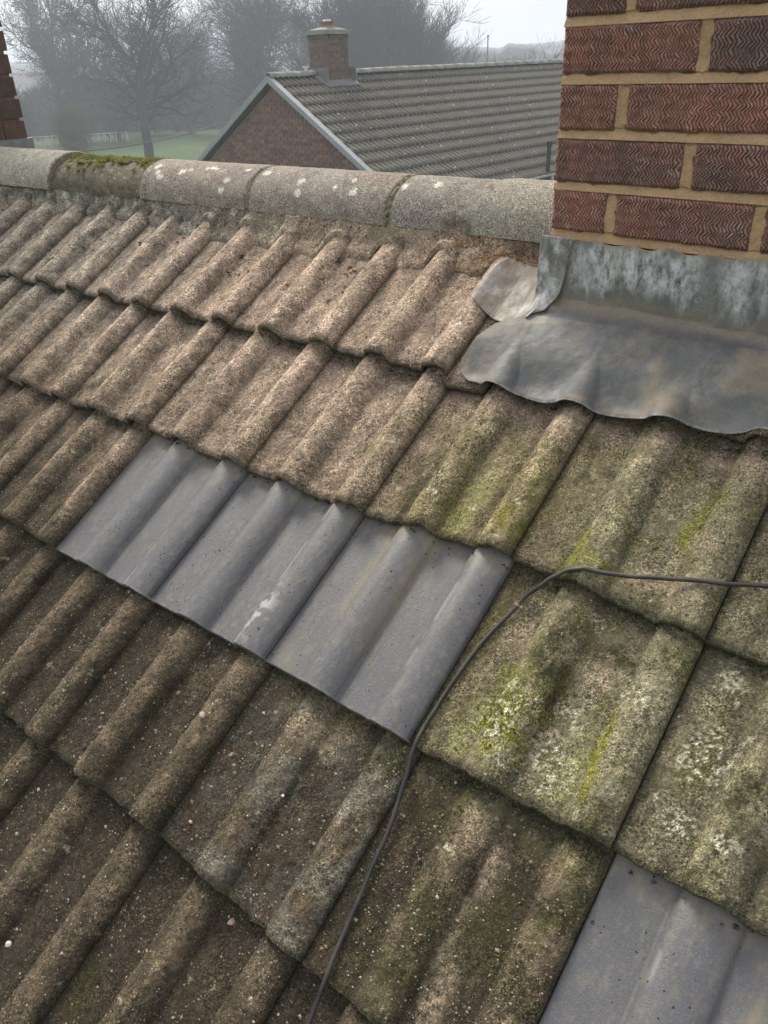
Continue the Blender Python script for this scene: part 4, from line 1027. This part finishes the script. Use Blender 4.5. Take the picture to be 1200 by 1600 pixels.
def tree(kind, az, dist, label, rot=0, sc=1.0, group='bare winter trees beyond the field', name='bare_tree', mats=None, z=GZ):
    if kind not in _tm:
        (a, b), (c, d_) = grow_tree(**KINDS[kind]); mt_, mc_ = mats or (M_bark, M_twig)
        _tm[kind] = (mesh('trunk', a, b, mt_, True), mesh('crown', c, d_, mc_, False))
    p_ = az_pt(az, dist, z); r_ = link(name, None, None, p_, (0, 0, rot)); r_.scale = (sc, sc, sc)
    link('trunk', _tm[kind][0], r_); link('crown', _tm[kind][1], r_); tag(r_, label, 'tree', group); return r_
KINDS = {
 'broad': dict(seed=4, H=14, trunk_r=.34, spread=.55, first=.25, levels=5, upright=.4, nmax=15000, minr=.022),
 'oak': dict(seed=12, H=13, trunk_r=.36, spread=.75, first=.12, levels=4, upright=.5, nmax=14000, minr=.016, fan=4),
 'lean': dict(seed=21, H=15, trunk_r=.46, spread=.5, first=.3, levels=5, lean=(-.20, .06), upright=.5, nmax=15000, minr=.022),
 'spire': dict(seed=33, H=16, trunk_r=.20, spread=.45, first=.2, levels=3, upright=.1, nmax=5000, minr=.012, fan=5),
 'multi': dict(seed=45, H=15, trunk_r=.13, spread=.18, first=.0, levels=4, stems=7, upright=.9, nmax=22000, minr=.018),
 'willow': dict(seed=52, H=7, trunk_r=.05, spread=.2, first=.0, levels=3, stems=16, upright=.8, nmax=9000, minr=.018),
 'bush': dict(seed=60, H=6, trunk_r=.06, spread=.5, first=.0, levels=4, stems=7, upright=.3, nmax=16000, minr=.016),
 'faint': dict(seed=71, H=10, trunk_r=.11, spread=.5, first=.25, levels=4, upright=.3, nmax=4500, minr=.007),
}
tree('broad', -58.6, 88, 'wide bare tree just right of the old chimney at far left', 0, 1.05)
tree('lean', -53.6, 60, 'bare tree with thick dark trunk leaning left in front of the field edge', .3, .78)
tree('spire', -51.6, 92, 'straight slender bare tree right of the thick leaning trunk', 0, .9)
tree('broad', -50.0, 108, 'rounded lower bare tree behind the green field', 3.4, .86)
tree('oak', -46.2, 78, 'twisting bare oak with bold open limbs against the sky', .4, 1.08)
tree('lean', -44.3, 84, 'upright bare tree left of the far chimney', 2.0, .9)
tree('broad', -43.2, 100, 'bare tree directly behind the far chimney', .9, .95)
tree('multi', -40.6, 72, 'many stemmed upright bare tree right of the far chimney', 0, .92)
tree('multi', -38.6, 76, 'densest many stemmed bare tree above the middle of the far roof', 1.3, 1.0)
tree('multi', -36.6, 80, 'many stemmed bare tree with its right side open to the sky', 2.8, .92)
tree('multi', -34.9, 90, 'lower many stemmed bare tree at the right end of the row', 4.1, .66)
tree('faint', -29.4, 46, 'faint slender bare tree close to the near chimney edge', .6, .68)
tree('oak', -57.2, 84, 'bold limbed bare tree standing before the wide left tree', 2.6, .82)
tree('oak', -50.7, 88, 'bold limbed bare tree right of the straight slender one', 4.4, .78)
tree('spire', -55.1, 86, 'straight slender bare tree left of the leaning trunk', 1.0, .85)
tree('spire', -47.6, 90, 'straight slender bare tree left of the twisting oak', 2.0, .8)
tree('willow', -58.0, 62, 'olive twiggy willow shrub in front of the left trees', 0, .72, 'shrubs at the field edge', 'willow_shrub', (M_willow, M_willow))
for i, (az, ds, sc, lb) in enumerate([(-61.4, 80, 1.0, 'leftmost bare shrub beside the old chimney'), (-55.4, 84, 1.15, 'bare shrub right of the olive willow'), (-53.2, 90, 1.1, 'bare shrub behind the leaning trunk'),
    (-50.9, 96, 1.0, 'bare shrub at the top of the green field, left end'), (-49.2, 97, 1.0, 'bare shrub at the top of the green field, middle'), (-47.6, 98, 1.0, 'bare shrub at the top of the green field beside the gable'),
    (-45.4, 98, 1.1, 'bare shrub behind the peak of the brick gable'), (-33.2, 100, .95, 'low bare shrub right of the many stemmed trees'), (-31.6, 120, .9, 'small far bare shrub over the right end of the far roof')]):
    tree('bush', az, ds, lb, i * 1.7, sc, 'shrubs at the field edge', 'bare_shrub')
# undergrowth / hedge mass at the far edge of the field
def thicket(name, az0, az1, dist, h, n, seed, label):
    q = np.random.default_rng(seed); T = []
    az = q.uniform(az0, az1, n); ds = dist + q.normal(0, 2.5, n); hh = h * (.6 + .6 * fbm(az * .9, az * 0, 3, seed)); 
    a_ = np.radians(az); bx = CAM.x + np.sin(a_) * ds; by = CAM.y + np.cos(a_) * ds; z0 = GZ + q.random(n) ** 1.4 * hh * .8
    d_ = q.normal(0, .38, (n, 3)); d_[:, 2] = np.abs(q.normal(.8, .3, n)); L_ = q.uniform(.5, 1.5, n)[:, None]; B = np.stack([bx, by, z0], -1); E_ = B + d_ * L_
    w_ = q.uniform(.015, .04, n)[:, None]; sx_ = np.cross(d_, q.normal(0, 1, (n, 3))); sx_ /= np.linalg.norm(sx_, axis=1, keepdims=True); sy_ = np.cross(d_, sx_); sy_ /= np.linalg.norm(sy_, axis=1, keepdims=True)
    V = np.stack([B + sx_ * w_, B - sx_ * w_ * .5 + sy_ * w_, B - sx_ * w_ * .5 - sy_ * w_, E_], 1).reshape(-1, 3)
    F = (np.array([(0, 1, 3), (1, 2, 3), (2, 0, 3)])[None] + np.arange(n)[:, None, None] * 4).reshape(-1, 3)
    tag(link(name, mesh(name, V, F, M_under, False)), label, 'undergrowth', kind='stuff')
thicket('undergrowth', -63, -43, 99, 5.2, 42000, 81, 'dark tangle of undergrowth along the far edge of the field')
thicket('undergrowth', -43, -29, 92, 5.6, 26000, 82, 'brown tangle of branches behind the far roof')

# far buildings glimpsed through the trees
def far_house(az, dist, w_, h, label, rot=0, roofm=M_slate):
    r_ = link('far_house', None, None, az_pt(az, dist), (0, 0, -R_(az) + rot)); tag(r_, label, 'house', 'pale houses behind the trees')
    b_ = MB(); b_.box(-w_ / 2, w_ / 2, 0, 7, 0, h); wo = b_.build('wall', M_render, r_)
    rf = MB(); V = [(-w_ / 2 - .3, -.4, h), (w_ / 2 + .3, -.4, h), (w_ / 2 + .3, 7.4, h), (-w_ / 2 - .3, 7.4, h), (-w_ / 2 - .3, 3.5, h + 2.2), (w_ / 2 + .3, 3.5, h + 2.2)]
    rf.add(V, [(0, 1, 5, 4), (2, 3, 4, 5), (0, 4, 3), (1, 2, 5), (3, 2, 1, 0)]); rf.build('roof', roofm, r_)
    n = max(2, int(w_ / 3))
    for i in range(n):
        x = -w_ / 2 + (i + .5) * w_ / n; g_ = MB(); g_.box(x - .55, x + .55, -.03, .05, h - 1.9, h - .7); fo = g_.build('window', M_white, r_); g2 = MB(); g2.box(x - .47, x + .47, -.045, -.032, h - 1.82, h - .78); g2.build('pane', M_glass, fo)
far_house(-59.8, 128, 11, 3.6, 'long low pale building behind the leftmost trees')
far_house(-51.9, 140, 8, 4.8, 'pale house glimpsed behind the straight slender tree', .5)
far_house(-49.6, 122, 9, 2.6, 'low white building seen between trunks above the green field')
far_house(-46.6, 126, 7, 3.0, 'low pale building behind the open oak')
far_house(-31.0, 210, 9, 3.6, 'small far house with light roof over the right end of the far roof', .3)
far_house(-29.2, 230, 11, 3.4, 'far house close to the near chimney edge', -.2)
# lamp post, railing, overhead wire
lp = link('lamp_post', None, None, az_pt(-31.7, 110)); tag(lp, 'slim dark lamp post rising over the right part of the far roof', 'lamp post')
a_ = MB(); a_.tube([(0, 0, 0), (0, 0, 7.6)], [.11, .07], 8); a_.build('post', M_dark, lp); a_ = MB(); a_.tube([(0, 0, 7.55), (0, 0, 7.60), (0, 0, 7.8)], [.07, .12, .10], 8); a_.V = list(a_.V); a_.build('lantern', M_dark, lp)
rl = link('railing', None, None, az_pt(-59.5, 84)); rl.rotation_euler = (0, 0, R_(52)); tag(rl, 'pale low railing at the left edge of the field below the shrubs', 'railing')
a_ = MB(); a_.box(-4.5, 7, -.03, .03, .70, .76); a_.build('top_rail', M_white, rl)
pm = mesh('post', *box_vf(-.05, .05, -.03, .03, 0, .70), M_render, False)
for i in range(24): link('post', pm, rl, (-4.5 + i * .5, 0, 0))
w0 = az_pt(-60.2, 26, GZ); wr = MB(); P0 = az_pt(-61.5, 30, -1.75); P1 = az_pt(-48.2, 46, -1.9); pts_ = []
for i in range(25):
    t = i / 24; p_ = P0.lerp(P1, t); p_.z -= .35 * 4 * t * (1 - t); pts_.append(p_)
wr.tube(pts_, .022, 6); tag(wr.build('overhead_wire', M_dark, smooth=True), 'thin dark overhead wire sagging in front of the green field', 'wire')

# ================================================================== HAZE
hz = bpy.data.materials.new('haze_air'); hz.use_nodes = True; t = hz.node_tree; t.nodes.clear(); o_ = t.nodes.new('ShaderNodeOutputMaterial'); pvn = t.nodes.new('ShaderNodeVolumePrincipled')
pvn.inputs['Color'].default_value = (.80, .87, 1.0, 1); pvn.inputs['Density'].default_value = .0027; pvn.inputs['Anisotropy'].default_value = .3; t.links.new(pvn.outputs[0], o_.inputs['Volume'])
V, F = box_vf(-600, 600, -600, 600, GZ - 1.0, 16.0)
hb = link('haze', mesh('haze', V, F, hz, False)); tag(hb, 'thin pale haze filling the air', 'haze', kind='stuff')
print('tris', sum(len(o.data.polygons) for o in bpy.data.objects if o.type == 'MESH'))
